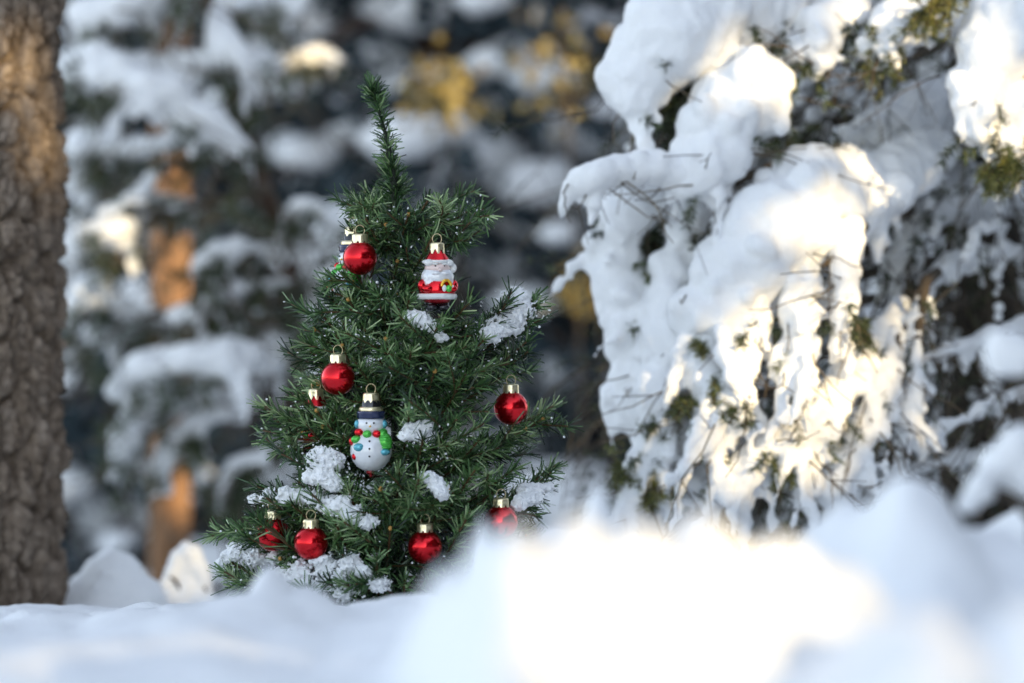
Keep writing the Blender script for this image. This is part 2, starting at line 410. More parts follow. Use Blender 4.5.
# trees behind and beside the camera (outside the photograph): they shade the clearing, gaps are cut in them to place the sun patches
SH = "spruces that shade the clearing"
def uh(u, h): return .766 * u + .643 * h, .643 * u - .766 * h      # across / along the sun's direction
for k, (u, h, ht, r, lab) in enumerate([(.2, 5.4, 7.5, 1.75, "dense spruce behind the camera, first of the shading row"), (2.21, 5.9, 8., 1.8, "dense spruce right of the camera, second of the shading row"), (3.4, 5.6, 8., 1.9, "third dense spruce of the shading row right of the camera"), (-1.9, 6.9, 9., 2.1, "tall spruce farthest behind the camera"), (-.4, 8.2, 9., 2.1, "tall spruce in the second row behind the camera"), (1.4, 8.6, 9., 2.1, "broad spruce in the second row behind the camera"),
        (4.75, 5.0, 8.5, 1.9, "fourth dense spruce of the shading row"), (6.3, 5.3, 9.5, 2.0, "fifth dense spruce of the shading row"), (7.9, 4.6, 9.5, 2.0, "sixth dense spruce of the shading row")]):
    conifer("shading_spruce", on(*uh(u, h)), ht, r, lab, SH, nb=140, snow=.5, lane=True, seed=40 + k, card=.15, cards=330, zlo=.02, cat="tree")
protoA = conifer("background_spruce", on(.55, 13.5), 9.5, 2.1, "", "", nb=120, seed=1, card=.09, cards=120, ball=ICO2, snow=.42)
protoB = conifer("background_spruce", on(-1.6, 16.5), 11., 2.3, "", "", nb=130, seed=2, card=.10, cards=120, snow=.42)
BG = "snowy spruces in the dim forest behind"
spots = [(1.55, 9.6, .0, .62, 0, "small snow-laden spruce just left of and behind the big white spruce"), (-.35, 10.8, 1.1, .8, 1, "dark snowy spruce directly behind the decorated tree's tip"), (-2.2, 12.0, 2.0, .9, 0, "shadowed snowy spruce behind the pale snowy pine"),
         (2.9, 14.0, 3.0, 1.0, 1, "blue-shadowed spruce behind the left side of the big white spruce"), (1.1, 18.0, .7, 1.1, 0, "far spruce in the gap right of the decorated tree"), (-.9, 20.0, 4.0, 1.1, 1, "far dark spruce left of the decorated tree's tip"),
         (-3.6, 18.0, 5.0, 1.1, 0, "far spruce beside the rough pine trunk"), (4.6, 18.5, 1.9, 1.1, 1, "far spruce hidden behind the big white spruce"), (-4.4, 13.0, 2.6, 1., 1, "shadowed spruce behind the rough pine trunk"), (5.0, 12.0, .4, 1., 0, "shadowed spruce right behind the big white spruce")]
protoA["label"] = "mid-distance snowy spruce in the gap between decorated tree and white spruce"; protoA["group"] = BG
protoB["label"] = "mid-distance dark spruce behind the orange-lit pine trunk"; protoB["group"] = BG
for x, y, rz, sc, w, lab in spots: clone((protoA, protoB)[w], on(x, y), lab, rz, sc)
# more trees standing right of the picture, they keep the background in shade
side = [uh(9.2, 4.0), uh(10.6, 3.4), uh(12.0, 3.2), uh(13.5, 3.0), uh(15., 3.), uh(10., 7.5), uh(11.5, 7.), uh(13., 7.), uh(16.5, 3.5)]
protoC = conifer("side_spruce", on(*side[0]), 10.5, 1.9, "spruce standing out of view right of the clearing", SH, nb=130, snow=.4, seed=61, card=.17, cards=170, zlo=.02)
for k, (x, y) in enumerate(side[1:]): clone(protoC, on(x, y), "spruce standing out of view right of the clearing", k * 1.3, (1.0, 1.1, 1.15)[k % 3])
# added saplings, their yellow leaves stand in for golden sunlit spots far back
M_SUNLEAF = tinted("sunlit gold leaf", [(0.16, 0.11, 0.03), (0.28, 0.21, 0.06), (0.40, 0.32, 0.12)], .6)
for px, py, d, rr, n, lab in [(446, 92, 8.0, 34, 150, "added sapling, yellow leaves standing in for a golden sunlit spot right of the decorated tree's tip"), (594, 285, 8.0, 30, 150, "added sapling, yellow leaves standing in for a golden sunlit spot left of the big white spruce"), (562, 70, 8.2, 46, 90, "added thin sapling, golden leaves standing in for scattered sunlit spots high behind the white branch tip")]:
    c = P(px, py, d); b0 = np.array((c[0] + .06, c[1] + .05, gz(c[0], c[1]) - .05)); t = thing("sunspot_sapling", b0, lab, "sapling", "yellow-leaved saplings added as golden sunlit spots")
    mw, ml = MB(), MB(); tube(mw, resample([b0, (b0 + c) / 2 + (.04, 0, 0), c + (0, 0, rr * K * d)], 14), np.linspace(.014, .004, 14), 6)
    q = c + rng.normal(0, .55, (n, 3)) * rr * K * d
    for e in q[::8]: tube(mw, resample([c + (0, 0, -.1), e], 4), np.linspace(.004, .002, 4), 4)
    blades(ml, q, norm(rng.normal(size=(n, 3)) + (0, 0, -.4)), rng.uniform(.025, .05, n), .028); mw.build("stem", M_TWIG, t); o = ml.build("leaves", M_SUNLEAF, t, smooth=False); o["kind"] = "stuff"
# the far wood as one mass
mf = MB(); ms = MB()
for k in range(46):
    x = rng.uniform(-13, 13); y = rng.uniform(24, 34); z0 = -3.6; h = rng.uniform(7, 13); r = rng.uniform(1.3, 2.1); n = 420
    f = rng.random(n)**.8; a = rng.uniform(0, 6.283, n); rr = r * (1 - f) * np.sqrt(rng.random(n)) + .05
    c = np.stack([x + rr * np.cos(a), y + rr * np.sin(a), z0 + f * h], -1)
    blades(mf, c, np.stack([np.cos(a), np.sin(a), -.8 + 0 * a], -1) + rng.normal(0, .3, (n, 3)), rng.uniform(.5, .9, n), rng.uniform(.25, .45, n))
    s = rng.random(n) < .16; spheres(ms, c[s] + (0, 0, .1), np.stack([rng.uniform(.12, .3, s.sum())] * 2 + [rng.uniform(.06, .13, s.sum())], -1))
    tube(mf, [(x, y, z0 - .5), (x, y, z0 + h)], (.16, .03), 6, t=.3)
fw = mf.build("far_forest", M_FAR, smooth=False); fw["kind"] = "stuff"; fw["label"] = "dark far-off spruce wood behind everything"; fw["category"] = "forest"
fs = ms.build("snow_load", M_SNOW, fw); fs["kind"] = "stuff"

# ------------------------------------------------------------------ left: rough pine trunk
def pine_trunk(name, px_edge, side, d, rad, top, z0, label, mat, relief, rows, seg, lean=0.0, fine_to=1.3, flare=.18, cat="tree"):
    e = P(px_edge, 341, d); cx = e[0] - side * rad; base = np.array((cx, d, z0))
    t = thing(name, base, label, cat)
    zz = np.concatenate([np.linspace(z0 - .15, fine_to, rows), np.linspace(fine_to + .05, top, 40)[0:]])
    th = np.linspace(0, 2 * math.pi, seg, endpoint=False)
    ZZ, TH = np.meshgrid(zz, th, indexing='ij')
    R = rad * (1 - .55 * np.clip((ZZ - .5) / (top - .5), 0, 1)) * (1 + flare * np.exp(-np.clip(ZZ - z0, 0, 9) / .16))
    q = np.stack([np.cos(TH) * rad, np.sin(TH) * rad, ZZ * .30], -1)
    w = np.stack([fbm(q * 9 + 5, 2), fbm(q * 9 + 31, 2), fbm(q * 9 + 77, 2)], -1) * .03
    def cells(cw, chh, sd):
        """distance to the nearest crack of a plated pattern wrapped round the trunk, and a random height per plate"""
        nu = max(6, int(2 * math.pi * rad / cw)); U_ = TH / (2 * math.pi) * nu + w[..., 0] / cw * .6; V_ = ZZ / chh + w[..., 1] / chh * 1.2
        iu, iv = np.floor(U_).astype(np.int64), np.floor(V_).astype(np.int64); f1 = np.full(U_.shape, 9.); f2 = f1.copy(); hh = np.zeros(U_.shape)
        for a in (-1, 0, 1):
            for b in (-1, 0, 1):
                cu, cv = (iu + a) % nu, iv + b
                dd = np.hypot(iu + a + h3(cu, cv, cu * 0 + sd) - U_, cv + h3(cu, cv, cu * 0 + sd + 9) - V_); near = dd < f1
                f2 = np.where(near, f1, np.minimum(f2, dd)); hh = np.where(near, h3(cu, cv, cu * 0 + sd + 23), hh); f1 = np.where(near, dd, f1)
        return f2 - f1, hh
    c1, h1 = cells(rad * .24, rad * .55, 3); c2, h2 = cells(rad * .09, rad * .13, 5)
    R = R + relief * (-np.exp(-(c1 / .16)**2) * .9 + .35 * h1 - .30 * np.exp(-(c2 / .2)**2) + .3 * h2 + .35 * fbm(q * 45, 3) + .3 * fbm(q * 8 + 9, 2))
    cxs = cx + lean * (ZZ - .3)
    mb = MB(); V = np.stack([cxs + R * np.cos(TH), d + R * np.sin(TH), ZZ], -1).reshape(-1, 3)
    n = len(zz); i = np.arange(n - 1)[:, None] * seg; j = np.arange(seg)[None]; k = (j + 1) % seg
    mb.add(V, np.stack([i + j, i + k, i + seg + k, i + seg + j], -1).reshape(-1, 4))
    mb.build("trunk", mat, t)
    mw, mc, ms = MB(), MB(), MB()
    for q in range(26):                                     # crown far above the frame
        z = top * (.55 + .45 * q / 26); az = q * 2.4; L = 1.5 * (1.25 - q / 26)
        p = np.array((cx + lean * z, d, z)) + np.array((math.cos(az), math.sin(az), .15)) * L * np.linspace(0, 1, 5)[:, None]
        tube(mw, p, np.linspace(.035, .008, 5), 5); c, tan, _ = along(p, 90, .3)
        c = c + rng.normal(0, .14, c.shape); blades(mc, c, norm(rng.normal(size=c.shape) + (0, 0, .4)), .2, .06); spheres(ms, c[:14] + (0, 0, .05), rng.uniform(.05, .12, 14))
    b = mw.build("limbs", M_BARKO, t); b["kind"] = "stuff"; c = mc.build("crown", M_FARP, t, smooth=False); c["kind"] = "stuff"; s = ms.build("snow_load", M_SNOW, t); s["kind"] = "stuff"
    return t
pine_trunk("pine_tree", 55, 1, 3.6, .15, 9., gz(-.8, 3.6), "thick pine with rough grey-brown bark cut by the left picture edge", M_BARK, .022, 520, 360, lean=.012, flare=.06)
pine_trunk("pine_tree", 190, 1, 7.5, .062, 8., gz(-1.05, 7.5), "slim pine with orange bark glowing in the sun behind the snowy branches", M_BARKO, .005, 160, 64, lean=0.0, fine_to=1.6)
pine_trunk("pine_tree", 512, 1, 11.5, .06, 9., gz(0, 11.5), "slim dark pine trunk deep in the wood behind the decorated tree's tip", M_BARKD, .004, 120, 48, lean=-.02, fine_to=1.8)

# ------------------------------------------------------------------ snow-laden branches
def snow_branch(parent, chain, voxel, root=None, bumps=1.0, fingers=0, flen=.08, tufts=0, tlen=.05, nl=.013, nw=.0016, needle=None, twigs=0, twl=.10, tw_r=.0014, depth=.5, disp=((.05, .018), (.014, .006)), wood=.006, sag=.35, density=26, holes=None, smooth=2):
    """one branch: wood, its snow, its needles and its bare twigs; chain = [(px, py, distance, snow radius in px)]"""
    c = np.array([[*P(a, b, d), r * K * d] for a, b, d, r in chain])
    n = max(6, int(sum(np.linalg.norm(np.diff(c[:, :3], axis=0), axis=1)) / (c[:, 3].mean() * .45)))
    q = resample(c, n) if len(c) > 1 else np.repeat(c, 3, 0); p, r = q[:, :3], np.maximum(q[:, 3], .003)
    pts = [p + rng.normal(0, .15, p.shape) * r[:, None]]; rad = [r * rng.uniform(.75, 1.05, n)]
    nb = int(n * 4 * bumps)
    if nb:
        i = rng.integers(0, n, nb); dv = norm(rng.normal(size=(nb, 3)) * np.array((1, 1.0 + depth, .8)))
        pts.append(p[i] + dv * r[i, None] * rng.uniform(.45, 1.0, (nb, 1))); rad.append(r[i] * (.16 + .36 * rng.random(nb)**1.5))
    tips = []
    for _ in range(fingers):
        i = rng.integers(0, n); L = flen * rng.uniform(.5, 1.4); dv = np.array((rng.normal(-.05, .25), rng.normal(-.25, .45), -1.0)); dv /= np.linalg.norm(dv)
        s = p[i] + rng.normal(0, .55, 3) * r[i] * np.array((1, 1, .2)) - np.array((0, 0, .3 * r[i])); m = max(5, int(L / .006)); u = np.linspace(0, 1, m)[:, None]
        f = s + dv * L * u + np.array((rng.normal(0, .3), 0, -.3)) * L * u**2
        pts.append(f + rng.normal(0, .0028, f.shape)); rad.append((.20 * r[i] * (1 - u[:, 0])**.7 + .0058) * rng.uniform(.6, 1.25, m)); tips.append(f)
    mw = MB(); w = p - np.array((0, 0, 1)) * r[:, None] * sag
    if root is not None: w = np.vstack([resample([root, w[0]], 5)[:-1], w])
    tube(mw, w, np.linspace(wood * 1.6, wood * .4, len(w)), 6, t=.35)
    for _ in range(twigs):
        i = rng.integers(0, n); L = twl * rng.uniform(.4, 1.5); u = np.linspace(0, 1, 7)[:, None]
        dv = norm(np.array((rng.normal(-.1, .6), rng.normal(-.35, .5), rng.normal(-.75, .35)))); s = w[-n:][i] + rng.normal(0, .5, 3) * r[i]
        f = s + dv * L * u + rng.normal(0, .35, 3) * L * u**2 + rng.normal(0, .02 * L, (7, 3))
        tube(mw, f, np.linspace(tw_r, tw_r * .45, 7), 4, t=rng.uniform(.1, .9))
        if rng.random() < .6:
            g0 = f[3]; f2 = g0 + norm(dv + rng.normal(0, .6, 3)) * L * .5 * u; tube(mw, f2, np.linspace(tw_r * .7, tw_r * .35, 7), 4, t=rng.uniform(.1, .9))
    b = mw.build("branch", M_TWIG, parent)
    if tufts:
        mn = MB()
        for _ in range(tufts):
            i = rng.integers(0, n); dv = norm(np.array((rng.normal(-.25, .7), rng.normal(-.5, .6), rng.normal(-.6, .45)))); L = tlen * rng.uniform(.6, 1.4)
            s = w[-n:][i] + dv * r[i] * rng.uniform(.3, .9); u = np.linspace(0, 1, 6)[:, None]; f = s + dv * L * u + np.array((0, 0, -.25)) * L * u**2
            tube(mw, f, .001, 3, t=.3)
            k = int(density * L / .02); cc, tan, _ = along(f, k); rd = norm(np.cross(tan, rng.normal(size=(k, 3))))
            tone = rng.uniform(0, .55)
            blades(mn, cc, tan * .7 + rd, nl * rng.uniform(.7, 1.2, k), nw, tints=np.clip(tone + rng.normal(0, .18, k), 0, 1))
        nd = mn.build("needles", needle or M_SPRUCE, b, smooth=False); nd["kind"] = "stuff"
    A, R_ = np.concatenate(pts), np.concatenate(rad)
    if holes is not None:                                    # where the snow has slid off and the inner twigs show
        px = 512 + A[:, 0] / (K * A[:, 1]); py = 341.5 - (A[:, 2] - CAM[2]) / (K * A[:, 1]); ok = np.ones(len(A), bool)
        wob = 1 + .6 * vnoise(np.stack([px / 8, py / 8, A[:, 1] * 9], -1))
        for hx, hy, hr in holes: ok &= (px - hx)**2 + (py - hy)**2 > (hr * wob + .2 * R_ / (K * A[:, 1]))**2
        if ok.sum() > 8: A, R_ = A[ok], R_[ok]
    fuse("snow", A, R_, M_SNOW, b, voxel, disp, smooth=smooth, single=True)
    return b

# --- the big white spruce on the right
tb = P(985, 341, 4.25); tb[2] = gz(tb[0], tb[1])
spr = thing("snowy_spruce", tb, "large spruce at the right, its drooping branches buried in thick snow", "tree")
mt = MB(); zt = np.linspace(-.2, 4.2, 20); tube(mt, tb + np.stack([0 * zt, 0 * zt, zt], -1), .075 * np.linspace(1.1, .25, 20), 16); mt.build("trunk", bark_mat("shaded spruce bark", (0.016, 0.013, 0.010), (0.04, 0.032, 0.025), (0.085, 0.07, 0.055), 30), spr)
def root(py): p = tb.copy(); p[2] = P(985, py, 4.25)[2]; return p
CH = [  # chain, fingers, finger length, tufts, twigs, bumps
    ([(790, -60, 3.6, 50), (740, 0, 3.5, 58), (690, 25, 3.45, 60), (650, 55, 3.42, 42), (632, 95, 3.4, 26), (640, 125, 3.4, 12)], 3, .05, 16, 6, 1.0),
    ([(800, 20, 3.6, 26), (770, 75, 3.45, 42), (735, 110, 3.4, 40), (712, 150, 3.38, 36), (690, 178, 3.36, 26)], 6, .07, 26, 16, 1.0),
    ([(700, 175, 3.36, 26), (660, 170, 3.34, 18), (625, 168, 3.32, 15), (592, 180, 3.3, 14), (570, 186, 3.3, 12)], 3, .035, 3, 12, .9),
    ([(660, 185, 3.5, 26), (628, 215, 3.48, 30), (616, 260, 3.46, 30), (626, 310, 3.46, 32), (640, 360, 3.45, 30), (640, 410, 3.44, 26)], 6, .08, 30, 14, 1.0),
    ([(700, 200, 3.5, 22), (675, 260, 3.45, 26), (668, 320, 3.42, 32), (672, 380, 3.4, 30), (660, 430, 3.38, 26), (650, 470, 3.38, 18)], 10, .09, 24, 18, 1.0),
    ([(935, 150, 3.75, 26), (890, 172, 3.6, 36), (845, 190, 3.5, 44), (800, 212, 3.42, 50), (760, 242, 3.38, 50), (728, 278, 3.36, 44), (705, 318, 3.35, 34)], 10, .09, 14, 14, .8),
    ([(850, 225, 3.4, 26), (842, 265, 3.36, 20), (848, 300, 3.34, 15), (846, 335, 3.33, 9)], 5, .06, 6, 10, 1.2),
    ([(800, 260, 3.38, 30), (792, 310, 3.34, 22), (800, 345, 3.32, 18), (785, 385, 3.3, 14)], 7, .07, 8, 12, 1.2),
    ([(745, 290, 3.36, 32), (748, 335, 3.33, 26), (740, 375, 3.31, 20), (728, 405, 3.3, 14)], 8, .07, 10, 12, 1.2),
    ([(700, 320, 3.36, 30), (700, 365, 3.34, 28), (712, 405, 3.32, 24), (705, 450, 3.3, 18)], 8, .08, 12, 12, 1.2),
    ([(900, 300, 3.6, 10), (880, 340, 3.5, 18), (850, 380, 3.42, 24), (815, 412, 3.36, 30), (775, 445, 3.33, 32), (745, 475, 3.3, 24)], 14, .07, 22, 26, 1.2),
    ([(895, 330, 3.5, 10), (885, 375, 3.44, 16), (868, 420, 3.4, 22), (850, 455, 3.37, 22), (830, 490, 3.35, 22)], 8, .06, 10, 20, 1.2),
    ([(925, 280, 3.55, 6), (918, 330, 3.5, 7), (915, 375, 3.47, 10), (908, 425, 3.45, 9), (902, 470, 3.43, 7)], 5, .05, 4, 10, 1.2),
    ([(680, 400, 3.38, 24), (655, 440, 3.36, 24), (640, 475, 3.35, 20), (625, 500, 3.35, 14)], 12, .06, 16, 12, 1.2),
    ([(1060, -40, 3.6, 40), (1020, 10, 3.45, 44), (990, 60, 3.4, 40), (975, 105, 3.38, 30), (985, 140, 3.36, 16)], 6, .05, 26, 10, 1.0),
    ([(1060, 60, 3.5, 40), (1025, 100, 3.4, 34), (1010, 140, 3.38, 22), (1005, 165, 3.36, 9)], 3, .04, 26, 6, 1.0),
    ([(960, -20, 3.6, 30), (925, 15, 3.5, 30), (890, 25, 3.45, 20), (870, 45, 3.44, 14)], 5, .04, 26, 14, 1.0),
    ([(860, -30, 3.6, 36), (835, 10, 3.5, 26), (820, 40, 3.46, 18), (800, 60, 3.45, 10)], 5, .04, 16, 14, 1.0),
    ([(985, 110, 3.95, 40), (930, 110, 3.85, 34), (890, 125, 3.75, 26), (862, 145, 3.7, 18), (845, 165, 3.68, 10)], 8, .06, 10, 24, 1.1),
    ([(1000, 190, 4.0, 34), (950, 200, 3.85, 26), (915, 225, 3.75, 20), (900, 255, 3.7, 12)], 8, .07, 10, 24, 1.1),
    ([(1010, 250, 3.9, 12), (960, 262, 3.75, 12), (930, 285, 3.65, 9), (915, 320, 3.6, 6)], 4, .05, 4, 26, 1.2),
    ([(1040, 320, 3.8, 9), (990, 335, 3.7, 8), (950, 350, 3.6, 7), (915, 360, 3.55, 5)], 3, .03, 0, 26, 1.2),
    ([(1050, 385, 3.7, 10), (1000, 400, 3.62, 9), (960, 420, 3.55, 8), (910, 442, 3.5, 6)], 3, .03, 0, 26, 1.2),
    ([(1040, 440, 3.9, 8), (980, 455, 3.8, 8), (930, 465, 3.7, 7), (890, 478, 3.6, 6)], 2, .03, 0, 26, 1.2),
    ([(860, 70, 3.9, 20), (830, 100, 3.8, 16), (800, 140, 3.72, 12), (790, 170, 3.7, 8)], 6, .06, 12, 30, 1.1),
    ([(760, 130, 3.75, 24), (740, 170, 3.7, 20), (725, 215, 3.65, 16), (715, 265, 3.6, 10)], 6, .06, 20, 26, 1.0),
]
HOLES = [(697, 72, 15), (684, 98, 17), (664, 128, 14), (705, 232, 9), (709, 258, 11), (702, 285, 9), (652, 235, 12), (642, 264, 8), (800, 72, 18), (826, 85, 24), (790, 105, 18), (842, 112, 22), (815, 132, 22), (785, 152, 14), (862, 88, 16), (846, 48, 13), (768, 44, 14),
         (884, 160, 8), (940, 172, 11), (795, 303, 6), (858, 334, 8), (702, 352, 5), (815, 442, 6), (745, 442, 5), (862, 402, 6), (650, 432, 6), (880, 445, 8), (930, 240, 14), (960, 290, 18), (985, 230, 14)]
for ch, fi, fl, tu, tw, bu in CH:
    if ch[0][2] < 3.65 and ch[0][1] >= 220: ch = [(a, b, d, r * .74) for a, b, d, r in ch]; fi, fl, tw, tu = int(fi * 1.9), fl * 1.15, int(tw * 1.5), tu * 2
    snow_branch(spr, ch, .0052, root(ch[0][1] - 40), bu * 1.3, fi * 2, fl, int(tu * .25), .05, .014, .0018, None, int(tw * 1.0), .09, .0014, disp=((.08, .022), (.025, .009)), holes=HOLES, smooth=3)
# sprays of needles showing where the snow is thin: px, py, distance, half size px, number, tone (yellower for sunlit sprays, darker in shaded holes)
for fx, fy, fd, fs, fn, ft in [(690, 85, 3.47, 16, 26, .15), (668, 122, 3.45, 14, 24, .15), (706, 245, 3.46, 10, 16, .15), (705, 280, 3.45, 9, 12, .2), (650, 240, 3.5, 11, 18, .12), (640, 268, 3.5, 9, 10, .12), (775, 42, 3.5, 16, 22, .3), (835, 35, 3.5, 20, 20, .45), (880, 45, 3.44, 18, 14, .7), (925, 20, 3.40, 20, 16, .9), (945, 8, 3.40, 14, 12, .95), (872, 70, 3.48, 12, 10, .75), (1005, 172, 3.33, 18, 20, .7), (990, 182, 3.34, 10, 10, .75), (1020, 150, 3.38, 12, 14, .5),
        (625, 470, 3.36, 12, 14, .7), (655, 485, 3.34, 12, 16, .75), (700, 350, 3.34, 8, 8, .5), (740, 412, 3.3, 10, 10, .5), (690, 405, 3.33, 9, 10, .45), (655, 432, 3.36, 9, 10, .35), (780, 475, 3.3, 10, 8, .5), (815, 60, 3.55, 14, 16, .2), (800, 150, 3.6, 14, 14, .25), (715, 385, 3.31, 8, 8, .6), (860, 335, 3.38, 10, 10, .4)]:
    mw, mn = MB(), MB(); s0 = P(fx, fy - fs * .6, fd + .03)
    for _ in range(fn):
        e = P(fx + rng.normal(0, fs * .6), fy + rng.normal(0, fs * .6), fd - rng.uniform(0, .03)); f = resample([s0, (s0 + e) / 2 + rng.normal(0, .004, 3), e, e + (e - s0) * .35 - np.array((0, 0, .006))], 8); tube(mw, f, .0011, 4, t=.3)
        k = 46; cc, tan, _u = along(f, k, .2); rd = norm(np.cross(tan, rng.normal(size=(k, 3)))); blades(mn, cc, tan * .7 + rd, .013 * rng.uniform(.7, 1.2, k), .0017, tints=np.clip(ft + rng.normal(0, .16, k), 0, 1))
    b = mw.build("spray", M_TWIG, spr); o = mn.build("needles", M_SPRUCE, b, smooth=False); o["kind"] = "stuff"
# bare dark twigs and dead needles deep inside the spruce
mi = MB(); mn = MB(); mq = MB()
for k in range(520):
    px, py, d = rng.uniform(650, 1090), rng.uniform(-60, 545), rng.uniform(3.72, 4.35)
    if px < 790: px += 60; d = max(d, 3.95); s = P(px, py, d)
    s = P(px, py, d); out_d = norm(np.array((s[0] - tb[0], (s[1] - tb[1]) * .6 - .1, rng.normal(-.25, .25)))); L = rng.uniform(.12, .4); u = np.linspace(0, 1, 8)[:, None]
    f = s + out_d * L * u + np.array((rng.normal(0, .2), rng.normal(0, .2), -.35)) * L * u**2 + rng.normal(0, .006, (8, 3)); th = rng.uniform(.0012, .0035)
    tube(mi, f, np.linspace(th, th * .4, 8), 4, t=rng.uniform(0, .8))
    if rng.random() < (.5 if py < 230 else .18) and px > 790:
        g5 = resample(f, 26)[4:rng.integers(14, 26)]; spheres(mq, g5 + (0, 0, .004) + rng.normal(0, .003, g5.shape), rng.uniform(.004, .011, len(g5)), ICO2)
    for _ in range(3):
        j = rng.integers(2, 8); f2 = f[j] + norm(out_d + rng.normal(0, .8, 3)) * L * .4 * u - np.array((0, 0, .1)) * L * u**2; tube(mi, f2, np.linspace(th * .5, th * .2, 8), 3, t=rng.uniform(0, .8))
        if rng.random() < .8:
            cc, tan, _ = along(f2, 26); rd = norm(np.cross(tan, rng.normal(size=(26, 3)))); blades(mn, cc, tan * .7 + rd, .014, .0018, tints=np.clip(rng.normal(.2, .2, 26), 0, 1))
o = mi.build("inner_twigs", M_TWIG, spr); o["kind"] = "stuff"; o = mq.build("twig_snow", M_SNOW, spr); o["kind"] = "stuff"; o = mn.build("inner_needles", M_SPRUCE, spr, smooth=False); o["kind"] = "stuff"
# upper crown of the spruce above the frame
mc, ms, mw = MB(), MB(), MB()
for k in range(46):
    f = k / 46; z = 2.3 + 1.9 * f; az = k * 2.4; L = .75 * (1 - f) + .12; u = np.linspace(0, 1, 6)[:, None]
    p = np.array((tb[0], tb[1], tb[2] + z)) + np.array((math.cos(az), math.sin(az), 0)) * L * u - np.array((0, 0, .45)) * L * u**1.7
    if sunlane(p).min() < .05: continue
    tube(mw, p, np.linspace(.012, .004, 6), 4, t=.3); c, tan, _ = along(p, 120, .1); c = c + rng.normal(0, .05, c.shape); 
    ok = sunlane(c) > .03; c = c[ok]; blades(mc, c, norm(rng.normal(size=c.shape) + (0, 0, -.4)), .07, .03, tints=rng.uniform(0, .5, len(c)))
    c, tan, _ = along(p, 12, .1); spheres(ms, c + (0, 0, .03), np.stack([rng.uniform(.05, .1, 12)] * 2 + [rng.uniform(.03, .06, 12)], -1), ICO2)
for m_, n_, k_ in ((mw, "limbs", M_TWIG), (mc, "crown", M_SPRUCE), (ms, "snow_load", M_SNOW)):
    o = m_.build(n_, k_, spr); o["kind"] = "stuff"

# --- the pale snowy pine, left middle distance
pb = P(215, 341, 5.75); pb[2] = gz(pb[0], pb[1])
pin = thing("snowy_pine", pb, "pale snow-covered young pine in the blurred left background", "tree")
mt = MB(); st = [P(300, 640, 5.75), P(302, 470, 5.75), P(297, 310, 5.75), P(283, 250, 5.72), P(262, 180, 5.7), P(240, 120, 5.7), P(215, 40, 5.7), P(195, -120, 5.7)]; st[0][2] = pb[2] - .1
tube(mt, resample(st, 40), np.linspace(.026, .012, 40), 10, t=.5); mt.build("trunk", M_BARKD, pin)
def stem(py):
    q = resample(st, 60); return q[np.argmin(np.abs(q[:, 2] - P(0, py, 5.72)[2]))]
PC = [
    [(262, 60, 5.6, 14), (120, 70, 5.5, 26), (80, 62, 5.5, 24)], [(100, 62, 5.45, 24), (140, 85, 5.4, 30), (180, 105, 5.4, 27), (215, 128, 5.4, 22), (238, 148, 5.4, 15), (250, 165, 5.4, 7)],
    [(200, -20, 5.6, 18), (130, 8, 5.5, 24), (85, 18, 5.5, 22)], [(215, 10, 5.6, 14), (225, 50, 5.5, 22), (248, 70, 5.5, 18), (262, 100, 5.5, 10)],
    [(230, 130, 5.7, 8), (130, 150, 5.8, 18), (85, 145, 5.8, 22), (70, 190, 5.8, 18)], [(250, 150, 5.6, 6), (165, 165, 5.5, 7), (130, 195, 5.45, 8), (105, 215, 5.45, 8)],
    [(262, 190, 5.6, 6), (150, 215, 5.5, 8), (118, 232, 5.4, 15), (95, 235, 5.4, 17), (75, 240, 5.4, 14)], [(280, 300, 5.7, 6), (140, 312, 5.6, 10), (95, 290, 5.6, 20), (80, 300, 5.6, 18)],
    [(285, 250, 5.6, 5), (235, 250, 5.5, 15), (205, 258, 5.5, 12), (195, 270, 5.5, 9)], [(280, 230, 5.6, 6), (300, 205, 5.5, 10), (325, 215, 5.5, 12), (345, 235, 5.5, 10)],
    [(290, 280, 5.6, 6), (235, 290, 5.5, 14), (210, 300, 5.5, 12), (170, 320, 5.5, 10)], [(295, 300, 5.6, 6), (320, 280, 5.5, 10), (345, 270, 5.5, 12)],
    [(297, 320, 5.7, 6), (180, 320, 5.7, 12), (110, 330, 5.7, 16), (85, 340, 5.7, 12)], [(298, 345, 5.6, 10), (270, 355, 5.5, 22), (225, 358, 5.4, 22), (180, 362, 5.4, 22), (145, 368, 5.4, 24), (118, 385, 5.4, 18)],
    [(298, 385, 5.6, 6), (200, 395, 5.5, 16), (150, 405, 5.45, 22), (128, 440, 5.45, 18), (125, 465, 5.45, 12)], [(300, 400, 5.6, 5), (215, 415, 5.5, 12), (185, 430, 5.5, 14), (165, 455, 5.5, 12)],
    [(302, 430, 5.6, 5), (255, 458, 5.5, 11), (235, 468, 5.5, 12), (222, 488, 5.5, 8)], [(302, 455, 5.6, 5), (262, 482, 5.5, 9), (240, 492, 5.5, 7)],
    [(245, 130, 5.7, 5), (275, 70, 6.1, 9), (310, 55, 6.2, 10), (340, 60, 6.2, 8)], [(205, 10, 5.7, 5), (260, 5, 6.0, 10), (310, 0, 6.0, 8)],
    [(300, 330, 5.6, 6), (320, 345, 5.5, 10), (345, 350, 5.5, 12)],
    [(297, 300, 5.8, 5), (262, 320, 5.9, 14), (240, 340, 5.9, 12)], [(270, 200, 5.8, 5), (200, 205, 5.9, 9), (170, 200, 5.9, 9), (140, 190, 5.9, 8)],
]
for ch in PC:
    ch = [(a, b, d, r * .86) for a, b, d, r in ch]
    snow_branch(pin, ch, .013, stem(ch[0][1]), 1.1, 8, .10, 12, .07, .045, .0035, M_FARP, 16, .18, .0028, disp=((.08, .03),), wood=.009, density=9)

